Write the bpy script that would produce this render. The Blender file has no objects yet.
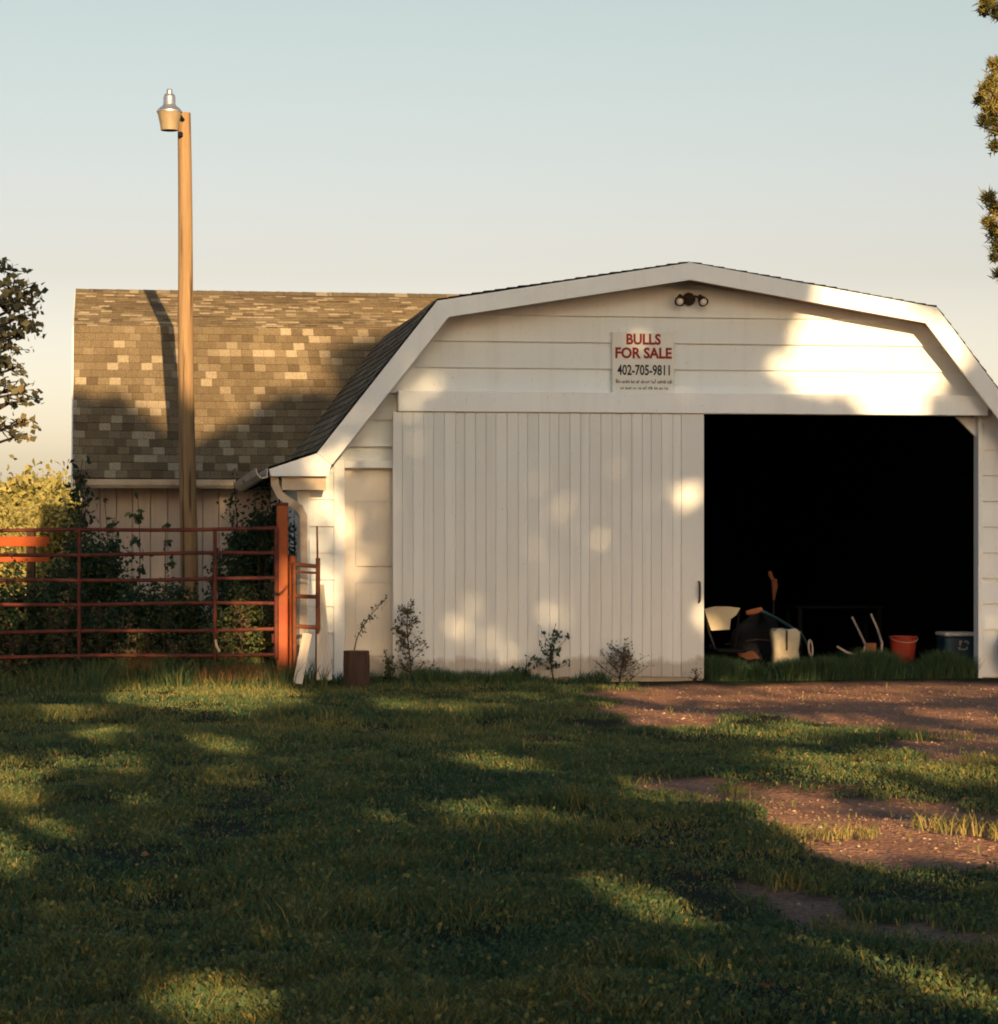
import bpy, math, random
import numpy as np
from mathutils import Vector
random.seed(7)
RNG = np.random.default_rng(11)
R = math.radians
SC = bpy.context.scene
COL = SC.collection

# ------------------------------------------------------------------ camera
FPX, CX, YH, EYE = 2625.0, 499.0, 540.0, 1.35
cam_d = bpy.data.cameras.new('camera')
cam = bpy.data.objects.new('camera', cam_d)
COL.objects.link(cam)
cam.location = (0, 0, EYE)
cam.rotation_euler = (R(90), 0, 0)
cam_d.sensor_width = 36
cam_d.lens = 36 * FPX / 1024
cam_d.shift_y = (YH - 512) / 1024
cam_d.clip_end = 5000
SC.camera = cam

# ------------------------------------------------------------------ frames
TH = R(8.6)                                    # the gable is turned a little away on its right
U = np.array([math.cos(TH), math.sin(TH)])
V = np.array([-math.sin(TH), math.cos(TH)])
ORG = np.array([(560 - CX) * 25 / FPX, 25.0])

def F(px, py, v=0.0):
    """sight line of the survey -> (u, z) on the plane v of the barn, and the distance"""
    a = (px - CX) / FPX
    o = ORG + v * V
    # o + u*U = t*(a,1)
    u = (a * o[1] - o[0]) / (U[0] - a * U[1])
    t = o[1] + u * U[1]
    return u, EYE + (YH - py) * t / FPX, t

def bw(u, v, z=0.0):
    p = ORG + u * U + v * V
    return (p[0], p[1], z)

def at(px, py, d):
    return ((px - CX) * d / FPX, d, EYE + (YH - py) * d / FPX)

def gnd(px, py):
    d = EYE * FPX / (py - YH)
    return ((px - CX) * d / FPX, d)

# sun: low, behind the viewer and a little to the right
SUN_EL, SUN_AZ = R(14.5), R(12.2)
def ab(x, y, z):
    return (x * math.cos(SUN_AZ) + y * math.sin(SUN_AZ),
            z * math.cos(SUN_EL) + (-x * math.sin(SUN_AZ) + y * math.cos(SUN_AZ)) * math.sin(SUN_EL))

# ------------------------------------------------------------------ noise
def vnoise(x, y, s=1.0, seed=0):
    x = np.asarray(x, float) * s + 37.1 * seed; y = np.asarray(y, float) * s + 91.7 * seed
    xi = np.floor(x); yi = np.floor(y); fx = x - xi; fy = y - yi
    fx = fx * fx * (3 - 2 * fx); fy = fy * fy * (3 - 2 * fy)
    def h(i, j):
        n = np.sin(i * 127.1 + j * 311.7 + seed * 17.3) * 43758.5453
        return n - np.floor(n)
    return ((h(xi, yi) * (1 - fx) + h(xi + 1, yi) * fx) * (1 - fy) + (h(xi, yi + 1) * (1 - fx) + h(xi + 1, yi + 1) * fx) * fy)

def fbm(x, y, s=1.0, seed=0, o=3):
    t = 0; a = 0.5; n = 0
    for k in range(o):
        t = t + a * vnoise(x, y, s * 2 ** k, seed + k); n += a; a *= .5
    return t / n

# ------------------------------------------------------------------ materials
def mat(name):
    m = bpy.data.materials.new(name); m.use_nodes = True
    nt = m.node_tree; nt.nodes.clear()
    out = nt.nodes.new('ShaderNodeOutputMaterial')
    return m, nt, out

def nd(nt, t, **k):
    n = nt.nodes.new(t)
    for a, b in k.items():
        setattr(n, a, b)
    return n

def ramp(nt, pts, inp):
    r = nd(nt, 'ShaderNodeValToRGB')
    e = r.color_ramp.elements
    while len(e) < len(pts): e.new(.5)
    for i, (p, c) in enumerate(pts):
        e[i].position = p; e[i].color = (*c, 1) if len(c) == 3 else c
    nt.links.new(inp, r.inputs[0])
    return r.outputs[0]

def mixc(nt, f, a, b, blend='MIX'):
    m = nd(nt, 'ShaderNodeMix', data_type='RGBA', blend_type=blend)
    for sock, val in ((m.inputs[0], f), (m.inputs[6], a), (m.inputs[7], b)):
        if hasattr(val, 'links'): nt.links.new(val, sock)
        elif isinstance(val, tuple): sock.default_value = (*val, 1) if len(val) == 3 else val
        else: sock.default_value = val
    return m.outputs[2]

def simple(name, c1, c2=None, scale=6.0, rough=.75, metal=0.0, bump=.0, stretch=(1, 1, 1), spec=.3, stain=None, stain_scale=3.0, stain_lo=.55, stain_hi=.75):
    m, nt, out = mat(name)
    tc = nd(nt, 'ShaderNodeTexCoord')
    mp = nd(nt, 'ShaderNodeMapping'); mp.inputs['Scale'].default_value = stretch
    nt.links.new(tc.outputs['Object'], mp.inputs[0])
    nz = nd(nt, 'ShaderNodeTexNoise'); nz.inputs['Scale'].default_value = scale; nz.inputs['Detail'].default_value = 6; nz.inputs['Roughness'].default_value = .62
    nt.links.new(mp.outputs[0], nz.inputs[0])
    c2 = c2 or tuple(x * .7 for x in c1)
    col = ramp(nt, [(.3, c2), (.68, c1)], nz.outputs[0])
    if stain:
        n2 = nd(nt, 'ShaderNodeTexNoise'); n2.inputs['Scale'].default_value = stain_scale; n2.inputs['Detail'].default_value = 8
        nt.links.new(mp.outputs[0], n2.inputs[0])
        f = ramp(nt, [(stain_lo, (0, 0, 0)), (stain_hi, (1, 1, 1))], n2.outputs[0])
        col = mixc(nt, f, col, stain)
    p = nd(nt, 'ShaderNodeBsdfPrincipled')
    nt.links.new(col, p.inputs['Base Color'])
    p.inputs['Roughness'].default_value = rough; p.inputs['Metallic'].default_value = metal
    p.inputs['Specular IOR Level'].default_value = spec
    if bump:
        b = nd(nt, 'ShaderNodeBump'); b.inputs['Strength'].default_value = bump; b.inputs['Distance'].default_value = .01
        nt.links.new(nz.outputs[0], b.inputs['Height']); nt.links.new(b.outputs[0], p.inputs['Normal'])
    nt.links.new(p.outputs[0], out.inputs[0])
    return m

def paint(name, base=(.79, .83, .825), dirty=(.50, .46, .39), vertical=False, amount=.55, splash=False):
    """weathered white paint: broad tone changes, thin run marks, peeled specks; 'rnd' = tone per board"""
    m, nt, out = mat(name)
    tc = nd(nt, 'ShaderNodeTexCoord')
    def noise(scale, stretch, det=6):
        mp = nd(nt, 'ShaderNodeMapping'); mp.inputs['Scale'].default_value = stretch
        nt.links.new(tc.outputs['Object'], mp.inputs[0])
        n = nd(nt, 'ShaderNodeTexNoise'); n.inputs['Scale'].default_value = scale; n.inputs['Detail'].default_value = det; n.inputs['Roughness'].default_value = .6
        nt.links.new(mp.outputs[0], n.inputs[0]); return n.outputs[0]
    broad = noise(1.3, (1, 1, 1))
    runs = noise(9, (1, 1, .06) if True else (1, 1, 1))
    speck = noise(60, (1, 1, .35), 3)
    at_ = nd(nt, 'ShaderNodeAttribute', attribute_name='rnd')
    f1 = ramp(nt, [(.35, (0, 0, 0)), (.75, (amount,) * 3)], broad)
    f2 = ramp(nt, [(.50, (0, 0, 0)), (.78, (amount * .8,) * 3)], runs)
    f3 = ramp(nt, [(.655, (0, 0, 0)), (.72, (.55,) * 3)], speck)
    c = mixc(nt, f1, base, tuple(b * .55 + d * .45 for b, d in zip(base, dirty)))
    c = mixc(nt, f2, c, dirty)
    c = mixc(nt, f3, c, tuple(d * .8 for d in dirty))
    v = ramp(nt, [(0, (.90, .895, .885)), (1, (1.0, 1.0, 1.0))], at_.outputs['Fac'])
    c = mixc(nt, 1.0, c, v, 'MULTIPLY')
    if splash:                                     # rain-splashed mud along the bottom
        sx = nd(nt, 'ShaderNodeSeparateXYZ'); nt.links.new(tc.outputs['Object'], sx.inputs[0])
        ad = nd(nt, 'ShaderNodeMath', operation='MULTIPLY_ADD'); nt.links.new(noise(5, (1, 1, .5)), ad.inputs[0]); ad.inputs[1].default_value = -.35
        nt.links.new(sx.outputs[2], ad.inputs[2])
        f = ramp(nt, [(.0, (.6,) * 3), (.06, (.0,) * 3)], ad.outputs[0])
        c = mixc(nt, f, c, (.27, .21, .15))
    p = nd(nt, 'ShaderNodeBsdfPrincipled'); nt.links.new(c, p.inputs['Base Color'])
    p.inputs['Roughness'].default_value = .62; p.inputs['Specular IOR Level'].default_value = .3
    b = nd(nt, 'ShaderNodeBump'); b.inputs['Strength'].default_value = .25; b.inputs['Distance'].default_value = .006
    nt.links.new(runs, b.inputs['Height']); nt.links.new(b.outputs[0], p.inputs['Normal'])
    nt.links.new(p.outputs[0], out.inputs[0])
    return m

def shingle_mat(name):
    m, nt, out = mat(name)
    uv = nd(nt, 'ShaderNodeUVMap', uv_map='UVMap')
    sx = nd(nt, 'ShaderNodeSeparateXYZ'); nt.links.new(uv.outputs[0], sx.inputs[0])
    def math_(op, a, b=None):
        n = nd(nt, 'ShaderNodeMath', operation=op)
        for i, q in enumerate((a, b)):
            if q is None: continue
            if hasattr(q, 'links'): nt.links.new(q, n.inputs[i])
            else: n.inputs[i].default_value = q
        return n.outputs[0]
    row = math_('FLOOR', math_('DIVIDE', sx.outputs[1], .125))
    wn = nd(nt, 'ShaderNodeTexWhiteNoise', noise_dimensions='1D'); nt.links.new(row, wn.inputs['W'])
    xs = math_('ADD', math_('DIVIDE', sx.outputs[0], .125), math_('MULTIPLY', wn.outputs[0], 7.0))
    colm = math_('FLOOR', xs)
    cmb = nd(nt, 'ShaderNodeCombineXYZ'); nt.links.new(colm, cmb.inputs[0]); nt.links.new(row, cmb.inputs[1])
    w2 = nd(nt, 'ShaderNodeTexWhiteNoise', noise_dimensions='2D'); nt.links.new(cmb.outputs[0], w2.inputs[0])
    col = ramp(nt, [(0, (.105, .080, .050)), (.10, (.145, .114, .071)), (.40, (.165, .131, .082)), (.66, (.182, .146, .092)), (.80, (.215, .176, .115)), (.895, (.33, .285, .20))], w2.outputs[0])
    nz = nd(nt, 'ShaderNodeTexNoise'); nz.inputs['Scale'].default_value = 90; nz.inputs['Detail'].default_value = 3
    tc = nd(nt, 'ShaderNodeTexCoord'); nt.links.new(tc.outputs['Object'], nz.inputs[0])
    col = mixc(nt, .8, col, ramp(nt, [(.32, (.55, .53, .51)), (.68, (1.3, 1.28, 1.25))], nz.outputs[0]), 'MULTIPLY')
    n3 = nd(nt, 'ShaderNodeTexNoise'); n3.inputs['Scale'].default_value = 1.1; n3.inputs['Detail'].default_value = 4; nt.links.new(tc.outputs['Object'], n3.inputs[0])
    col = mixc(nt, .85, col, ramp(nt, [(.3, (.78, .75, .74)), (.7, (1.08, 1.06, 1.02))], n3.outputs[0]), 'MULTIPLY')
    fr = math_('FRACT', xs)
    gap = math_('LESS_THAN', fr, .05)
    col = mixc(nt, math_('MULTIPLY', gap, .4), col, (.05, .035, .025))
    p = nd(nt, 'ShaderNodeBsdfPrincipled'); nt.links.new(col, p.inputs['Base Color'])
    p.inputs['Roughness'].default_value = .95; p.inputs['Specular IOR Level'].default_value = .1
    b = nd(nt, 'ShaderNodeBump'); b.inputs['Strength'].default_value = .5; b.inputs['Distance'].default_value = .006
    nt.links.new(math_('ADD', math_('MULTIPLY', w2.outputs[0], 1.0), nz.outputs[0]), b.inputs['Height']); nt.links.new(b.outputs[0], p.inputs['Normal'])
    nt.links.new(p.outputs[0], out.inputs[0])
    return m

def leaf_mat(name, stops, trans=.35, rough=.6):
    m, nt, out = mat(name)
    a = nd(nt, 'ShaderNodeAttribute', attribute_name='rnd')
    c = ramp(nt, stops, a.outputs['Fac'])
    p = nd(nt, 'ShaderNodeBsdfPrincipled'); nt.links.new(c, p.inputs['Base Color'])
    p.inputs['Roughness'].default_value = rough; p.inputs['Specular IOR Level'].default_value = .2
    t = nd(nt, 'ShaderNodeBsdfTranslucent'); nt.links.new(c, t.inputs[0])
    mx = nd(nt, 'ShaderNodeMixShader'); mx.inputs[0].default_value = trans
    nt.links.new(p.outputs[0], mx.inputs[1]); nt.links.new(t.outputs[0], mx.inputs[2])
    nt.links.new(mx.outputs[0], out.inputs[0])
    return m

M = {}
M['siding'] = paint('siding_paint', amount=.28)
M['door'] = paint('door_paint', base=(.77, .80, .785), amount=.32, splash=True)
M['trim'] = paint('trim_paint', base=(.82, .855, .85), amount=.22)
M['soffit'] = simple('soffit_brown_shade', (.26, .145, .10), (.17, .09, .06), 5)  # wood brown that also stands in for reddish bounced shade under overhangs
M['wingwall'] = paint('wing_wall_paint', base=(.48, .40, .34), dirty=(.28, .21, .17), amount=.7)
M['entry'] = paint('entry_door_paint', base=(.74, .69, .60), amount=.4, splash=True)
M['roof'] = shingle_mat('roof_shingle')
M['dark'] = simple('interior_shade_black', (.007, .006, .005), (.004, .0035, .003), 5, rough=.95, spec=.05)  # wood darkened to near-black so the barn's shaded inside renders black
M['gutter'] = simple('gutter_metal', (.62, .52, .40), (.45, .36, .27), 4, rough=.5, spec=.4, stain=(.30, .19, .11))
M['pole'] = simple('weathered_pole_wood', (.31, .205, .105), (.20, .125, .062), 9, rough=.85, bump=.6, stretch=(3, 3, .12), stain=(.07, .04, .02), stain_scale=7, stain_lo=.57, stain_hi=.66)
M['alu'] = simple('lamp_aluminium', (.70, .68, .64), (.55, .53, .50), 12, rough=.32, metal=.85)
M['lamp_glass'] = simple('lamp_refractor', (.32, .25, .16), (.24, .19, .12), 14, rough=.35, spec=.5)
M['rust'] = simple('gate_red_rust', (.15, .032, .018), (.040, .014, .011), 11, rough=.7, stain=(.10, .045, .02), stain_scale=4, bump=.3)
M['post'] = simple('post_orange_rust', (.34, .10, .024), (.25, .035, .014), 2.2, rough=.65, stain=(.20, .055, .02), stain_scale=7, bump=.3)
M['rustbar'] = simple('panel_brown_rust', (.19, .065, .026), (.10, .035, .02), 9, rough=.8, bump=.3)
M['plank'] = simple('bleached_plank', (.66, .60, .50), (.42, .36, .28), 6, rough=.85, stretch=(3, 3, .3), bump=.4)
M['bark'] = simple('bark', (.085, .050, .034), (.035, .022, .016), 14, rough=.95, stretch=(1.5, 1.5, .25), bump=1.0)
M['cutwood'] = simple('cut_wood', (.22, .14, .09), (.12, .075, .05), 12, rough=.9)
M['black'] = simple('black_metal', (.010, .011, .013), (.006, .006, .007), 8, rough=.75, spec=.12)
M['chair'] = simple('cream_plastic', (.50, .44, .30), (.42, .36, .24), 4, rough=.5)
M['cream'] = simple('cream_canvas', (.50, .45, .33), (.30, .25, .17), 5, rough=.8, bump=.3)
M['redbucket'] = simple('red_plastic', (.30, .034, .013), (.21, .022, .010), 5, rough=.6)
M['blue'] = simple('blue_plastic', (.016, .048, .075), (.012, .035, .055), 5, rough=.5)
M['white'] = simple('white_plastic', (.62, .58, .52), (.42, .38, .33), 8, rough=.5)
M['steel'] = simple('dull_steel', (.42, .34, .29), (.28, .22, .18), 10, rough=.5, metal=.3)
M['orange'] = simple('orange_rag', (.24, .085, .035), (.13, .045, .022), 9, rough=.9)
M['sign'] = simple('sign_board', (.72, .72, .66), (.65, .65, .59), 5, rough=.5)
M['signred'] = simple('sign_red', (.28, .014, .010), (.22, .012, .010), 8, rough=.6)
M['signblack'] = simple('sign_black', (.014, .013, .018), None, 8, rough=.6)
M['signgrey'] = simple('sign_small_print', (.20, .17, .15), None, 8, rough=.6)
M['bulb'] = simple('bulb_glass', (.75, .70, .62), None, 8, rough=.2, spec=.6)
M['bronze'] = simple('fixture_bronze', (.045, .026, .018), (.03, .018, .013), 8, rough=.5)
M['fence_red'] = simple('red_board_paint', (.36, .075, .016), (.25, .05, .013), 3, rough=.8)

M['grass'] = leaf_mat('grass_blades', [(0, (.034, .086, .044)), (.30, (.092, .140, .052)), (.55, (.22, .20, .062)), (.80, (.36, .27, .08)), (1, (.42, .30, .13))], .30)
M['weed'] = leaf_mat('weed_leaves', [(0, (.055, .058, .034)), (.5, (.105, .095, .050)), (1, (.22, .16, .09))], .3)
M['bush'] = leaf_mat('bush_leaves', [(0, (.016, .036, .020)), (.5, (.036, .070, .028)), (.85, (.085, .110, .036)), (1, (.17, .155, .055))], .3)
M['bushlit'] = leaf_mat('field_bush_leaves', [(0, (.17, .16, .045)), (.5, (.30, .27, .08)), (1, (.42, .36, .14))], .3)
M['tree'] = leaf_mat('maple_leaves', [(0, (.075, .080, .05)), (.5, (.16, .15, .08)), (.85, (.25, .20, .085)), (1, (.34, .26, .11))], .35)
M['shade'] = leaf_mat('shade_tree_leaves', [(0, (.03, .05, .015)), (1, (.06, .085, .02))], .12)
M['pine'] = leaf_mat('pine_needles', [(0, (.040, .046, .018)), (.45, (.11, .102, .028)), (1, (.25, .205, .055))], .2)
M['dry'] = leaf_mat('dry_stalks', [(0, (.10, .055, .025)), (1, (.26, .15, .065))], .3)

def ground_mat():
    m, nt, out = mat('yard_ground')
    a = nd(nt, 'ShaderNodeAttribute', attribute_name='dirt')
    tc = nd(nt, 'ShaderNodeTexCoord')
    n1 = nd(nt, 'ShaderNodeTexNoise'); n1.inputs['Scale'].default_value = 2.2; n1.inputs['Detail'].default_value = 8; nt.links.new(tc.outputs['Object'], n1.inputs[0])
    n2 = nd(nt, 'ShaderNodeTexNoise'); n2.inputs['Scale'].default_value = 34; n2.inputs['Detail'].default_value = 5; nt.links.new(tc.outputs['Object'], n2.inputs[0])
    dirt = mixc(nt, .75, ramp(nt, [(.3, (.32, .165, .105)), (.7, (.47, .265, .175))], n1.outputs[0]), ramp(nt, [(.32, (.45, .43, .42)), (.70, (1.2, 1.16, 1.12))], n2.outputs[0]), 'MULTIPLY')
    turf = ramp(nt, [(.3, (.018, .022, .014)), (.7, (.050, .045, .022))], n2.outputs[0])
    c = mixc(nt, a.outputs['Fac'], turf, dirt)
    p = nd(nt, 'ShaderNodeBsdfPrincipled'); nt.links.new(c, p.inputs['Base Color']); p.inputs['Roughness'].default_value = .97; p.inputs['Specular IOR Level'].default_value = .08
    b = nd(nt, 'ShaderNodeBump'); b.inputs['Strength'].default_value = 1.0; b.inputs['Distance'].default_value = .05
    nt.links.new(n2.outputs[0], b.inputs['Height']); nt.links.new(b.outputs[0], p.inputs['Normal'])
    nt.links.new(p.outputs[0], out.inputs[0])
    return m
M['ground'] = ground_mat()

# ------------------------------------------------------------------ mesh helpers
class MB:
    def __init__(s): s.v = []; s.f = []; s.r = []; s.uv = []
    def add(s, vs, fs, r=.5, uv=None):
        n = len(s.v); s.v += [tuple(map(float, p)) for p in vs]; s.f += [tuple(n + i for i in f) for f in fs]; s.r += [r] * len(vs)
        s.uv += list(uv) if uv else [(0, 0)] * len(vs)
    def box(s, x0, x1, y0, y1, z0, z1, r=.5, bev=0.0):
        if bev <= 0:
            vs = [(x, y, z) for z in (z0, z1) for (x, y) in ((x0, y0), (x1, y0), (x1, y1), (x0, y1))]
            s.add(vs, [(3, 2, 1, 0), (4, 5, 6, 7), (0, 1, 5, 4), (1, 2, 6, 5), (2, 3, 7, 6), (3, 0, 4, 7)], r); return
        b = min(bev, (x1 - x0) * .45, (y1 - y0) * .45, (z1 - z0) * .45)
        rings = []
        for z, i in ((z0, b), (z0 + b, 0), (z1 - b, 0), (z1, b)):
            q = b + i
            rings.append([(x0 + q, y0 + i, z), (x1 - q, y0 + i, z), (x1 - i, y0 + q, z), (x1 - i, y1 - q, z), (x1 - q, y1 - i, z), (x0 + q, y1 - i, z), (x0 + i, y1 - q, z), (x0 + i, y0 + q, z)])
        vs = [p for rg in rings for p in rg]
        fs = [tuple(range(7, -1, -1)), tuple(range(24, 32))]
        for k in range(3):
            for i in range(8):
                j = (i + 1) % 8; fs.append((8 * k + i, 8 * k + j, 8 * k + 8 + j, 8 * k + 8 + i))
        s.add(vs, fs, r)
    def prism(s, poly, y0, y1, r=.5):
        """poly in (x,z), extruded from y0 (front) to y1"""
        n = len(poly)
        a = sum(poly[i][0] * poly[(i + 1) % n][1] - poly[(i + 1) % n][0] * poly[i][1] for i in range(n))
        if a < 0: poly = poly[::-1]
        vs = [(x, y0, z) for x, z in poly] + [(x, y1, z) for x, z in poly]
        fs = [tuple(range(n)), tuple(range(2 * n - 1, n - 1, -1))]
        for i in range(n):
            j = (i + 1) % n; fs.append((j, i, n + i, n + j))
        s.add(vs, fs, r)
    def tube(s, pts, rad, n=10, r=.5, sq=False, cap=True):
        pts = [Vector(p) for p in pts]; k = len(pts)
        rad = rad if isinstance(rad, (list, tuple)) else [rad] * k
        base = len(s.v); up = None; vs = []
        for i, p in enumerate(pts):
            d = (pts[min(i + 1, k - 1)] - pts[max(i - 1, 0)]).normalized()
            if up is None: up = Vector((0, 0, 1)) if abs(d.z) < .9 else Vector((0, 1, 0))
            x = d.cross(up).normalized(); y = x.cross(d).normalized(); up = y
            for j in range(n):
                t = 2 * math.pi * (j + (.5 if sq else 0)) / n
                vs.append(p + (x * math.cos(t) + y * math.sin(t)) * rad[i])
        fs = []
        for i in range(k - 1):
            for j in range(n):
                q = (j + 1) % n; fs.append((i * n + j, i * n + q, (i + 1) * n + q, (i + 1) * n + j))
        if cap: fs += [tuple(range(n - 1, -1, -1)), tuple(range((k - 1) * n, k * n))]
        s.add(vs, fs, r)
    def lathe(s, prof, cx=0, cy=0, n=24, r=.5, closed=False):
        vs = []; fs = []; k = len(prof)
        for rr, z in prof:
            for j in range(n):
                t = 2 * math.pi * j / n; vs.append((cx + rr * math.cos(t), cy + rr * math.sin(t), z))
        for i in range(k - 1):
            for j in range(n):
                q = (j + 1) % n; fs.append((i * n + j, i * n + q, (i + 1) * n + q, (i + 1) * n + j))
        if closed: fs += [tuple(range(n - 1, -1, -1)), tuple(range((k - 1) * n, k * n))]
        s.add(vs, fs, r)
    def build(s, name, m, parent=None, smooth=False, uv=False, loc=None, rot=None):
        me = bpy.data.meshes.new(name); me.from_pydata(s.v, [], s.f); me.update()
        at_ = me.attributes.new('rnd', 'FLOAT', 'POINT'); at_.data.foreach_set('value', np.array(s.r, np.float32))
        if uv:
            l = me.uv_layers.new(name='UVMap'); idx = np.zeros(len(me.loops), np.int32); me.loops.foreach_get('vertex_index', idx)
            l.data.foreach_set('uv', np.array(s.uv, np.float32)[idx].ravel())
        me.materials.append(m)
        if smooth:
            me.polygons.foreach_set('use_smooth', [True] * len(me.polygons))
            try: me.set_sharp_from_angle(angle=R(40))
            except Exception: pass
        o = bpy.data.objects.new(name, me); COL.objects.link(o)
        if parent: o.parent = parent
        if loc is not None: o.location = loc
        if rot is not None: o.rotation_euler = rot
        return o

def np_mesh(name, verts, faces_sizes, loops, rnd, m, parent=None):
    """fast mesh from numpy arrays"""
    me = bpy.data.meshes.new(name)
    me.vertices.add(len(verts)); me.vertices.foreach_set('co', verts.astype(np.float32).ravel())
    me.loops.add(len(loops)); me.loops.foreach_set('vertex_index', loops.astype(np.int32))
    me.polygons.add(len(faces_sizes))
    st = np.concatenate(([0], np.cumsum(faces_sizes)[:-1])).astype(np.int32)
    me.polygons.foreach_set('loop_start', st)
    try: me.polygons.foreach_set('loop_total', faces_sizes.astype(np.int32))
    except Exception: pass
    me.update(calc_edges=True)
    a = me.attributes.new('rnd', 'FLOAT', 'POINT'); a.data.foreach_set('value', rnd.astype(np.float32))
    me.materials.append(m)
    o = bpy.data.objects.new(name, me); COL.objects.link(o)
    if parent: o.parent = parent
    return o

def leaf_arrays(c, size, rnd, rng, flat=.0, aspect=.55):
    """pointed leaf (4 verts, folded along its rib) at every centre"""
    n = len(c)
    d = rng.normal(size=(n, 3)); d[:, 2] *= (1 - flat); d /= np.linalg.norm(d, axis=1)[:, None]
    e = rng.normal(size=(n, 3)); e -= (e * d).sum(1)[:, None] * d; e /= np.linalg.norm(e, axis=1)[:, None]
    s = (size * (.65 + .7 * rng.random(n)))[:, None] if np.isscalar(size) else size[:, None]
    nn = np.cross(d, e)
    v = np.empty((n, 4, 3))
    v[:, 0] = c - d * s * .5; v[:, 2] = c + d * s * .5
    v[:, 1] = c + e * s * aspect * .5 + nn * s * .08 - d * s * .08; v[:, 3] = c - e * s * aspect * .5 + nn * s * .08 - d * s * .08
    return v.reshape(-1, 3), np.full(n, 4), np.arange(4 * n), np.repeat(rnd, 4)

def tag(o, label, cat, group=None, kind=None):
    if label: o['label'] = label
    if cat: o['category'] = cat
    if group: o['group'] = group
    if kind: o['kind'] = kind
    return o

def thing(name, label, cat, loc=(0, 0, 0), rz=0.0, group=None):
    o = bpy.data.objects.new(name, None); COL.objects.link(o)
    o.location = loc; o.rotation_euler = (0, 0, rz); o.empty_display_size = .2
    return tag(o, label, cat, group)

def struct(o):
    o['kind'] = 'structure'; return o

# ------------------------------------------------------------------ ground
def poly_mask(px, py, poly):
    inside = np.zeros(np.shape(px), bool); n = len(poly)
    for i in range(n):
        x0, y0 = poly[i]; x1, y1 = poly[(i + 1) % n]
        c = ((y0 > py) != (y1 > py)) & (px < (x1 - x0) * (py - y0) / (y1 - y0 + 1e-12) + x0)
        inside ^= c
    return inside

DIRT = [[gnd(*p) for p in poly] for poly in (
    [(598, 693), (640, 688), (703, 684), (850, 683), (1000, 682), (1300, 680), (1300, 800), (1000, 776), (925, 768), (890, 752), (905, 738), (868, 728), (800, 720), (730, 721), (690, 727), (640, 729), (600, 716)],
    [(620, 782), (660, 776), (740, 790), (830, 797), (920, 800), (1000, 812), (1300, 830), (1300, 905), (1000, 880), (900, 866), (820, 856), (760, 826), (690, 803), (640, 796)],
    [(715, 880), (800, 888), (880, 912), (1000, 905), (1300, 920), (1300, 975), (1000, 952), (900, 946), (800, 925), (745, 902)])]
BARN_V0 = None
def dirt_f(x, y):
    """0 = turf, 1 = bare earth"""
    x = np.asarray(x, float); y = np.asarray(y, float)
    jx = x + (fbm(x, y, 1.6, 3) - .5) * .55 + (fbm(x, y, 7, 5) - .5) * .20
    jy = y + (fbm(x, y, 1.3, 9) - .5) * 1.3 + (fbm(x, y, 6, 13) - .5) * .5
    d = np.zeros(x.shape)
    for p in DIRT: d = np.maximum(d, poly_mask(jx, jy, p).astype(float))
    return d
def height(x, y):
    d = np.hypot(x, y - 14)
    fade = np.clip(1 - (d - 16) / 10, 0, 1)
    h = (fbm(x, y, .55, 21) - .5) * .13 + (fbm(x, y, 2.3, 23, 2) - .5) * .055
    near_barn = np.clip((23.6 - y) / 3.0, 0.25, 1)
    return h * fade * near_barn
def dense(lo, hi, step, far):
    a = np.arange(lo, hi + 1e-6, step)
    g = [step]; 
    while sum(g) < far: g.append(g[-1] * 1.35)
    out = np.cumsum(g)
    return np.concatenate((lo - out[::-1], a, hi + out))
gx = dense(-8, 10, .09, 900); gy = dense(1, 29, .10, 900)
X, Y = np.meshgrid(gx, gy)
Zg = height(X, Y)
DM = dirt_f(X, Y)
# soften the edge of the bare earth a little
k = DM.copy()
k[1:-1, 1:-1] = (DM[1:-1, 1:-1] * 2 + DM[:-2, 1:-1] + DM[2:, 1:-1] + DM[1:-1, :-2] + DM[1:-1, 2:]) / 6
Zg -= .02 * k
nx, ny = len(gx), len(gy)
I = (np.arange(ny - 1)[:, None] * nx + np.arange(nx - 1)[None, :]).ravel()
loops = np.stack((I, I + 1, I + nx + 1, I + nx), 1).ravel()
g = np_mesh('ground', np.stack((X.ravel(), Y.ravel(), Zg.ravel()), 1), np.full(len(I), 4), loops, np.zeros(nx * ny), M['ground'])
a = g.data.attributes.new('dirt', 'FLOAT', 'POINT'); a.data.foreach_set('value', k.ravel().astype(np.float32))
g.data.polygons.foreach_set('use_smooth', [True] * len(g.data.polygons))
struct(g)

# ------------------------------------------------------------------ barn
barn = thing('barn', 'white gambrel-roofed barn with wide sliding door and a brown shingled wing behind', 'barn', bw(0, 0), TH)
OV = .32                                        # overhang of the front rake
up, zp, _ = F(690, 262, -OV)
ukl, zk, _ = F(437, 300, -OV)
ukk, zkk, _ = F(317, 452, -OV)
ue, ze, _ = F(269, 468, -OV)
du_k, du_kk, du_e = up - ukl, up - ukk, up - ue
prof = [(up - du_e, ze), (up - du_kk, zkk), (up - du_k, zk), (up, zp), (up + du_k, zk), (up + du_kk, zkk), (up + du_e, ze)]
print('roof', [(round(a, 2), round(b, 2)) for a, b in prof])
WL = F(300, 600)[0]; WR = 2 * up - WL           # walls
uo0, _, _ = F(703, 500); uo1, _, _ = F(977, 500)   # door opening
zo = F(850, 414)[1]
RV = 4.0                                        # the wing stands this far behind the gable
VB = RV + 7.0                                   # back wall

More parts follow.
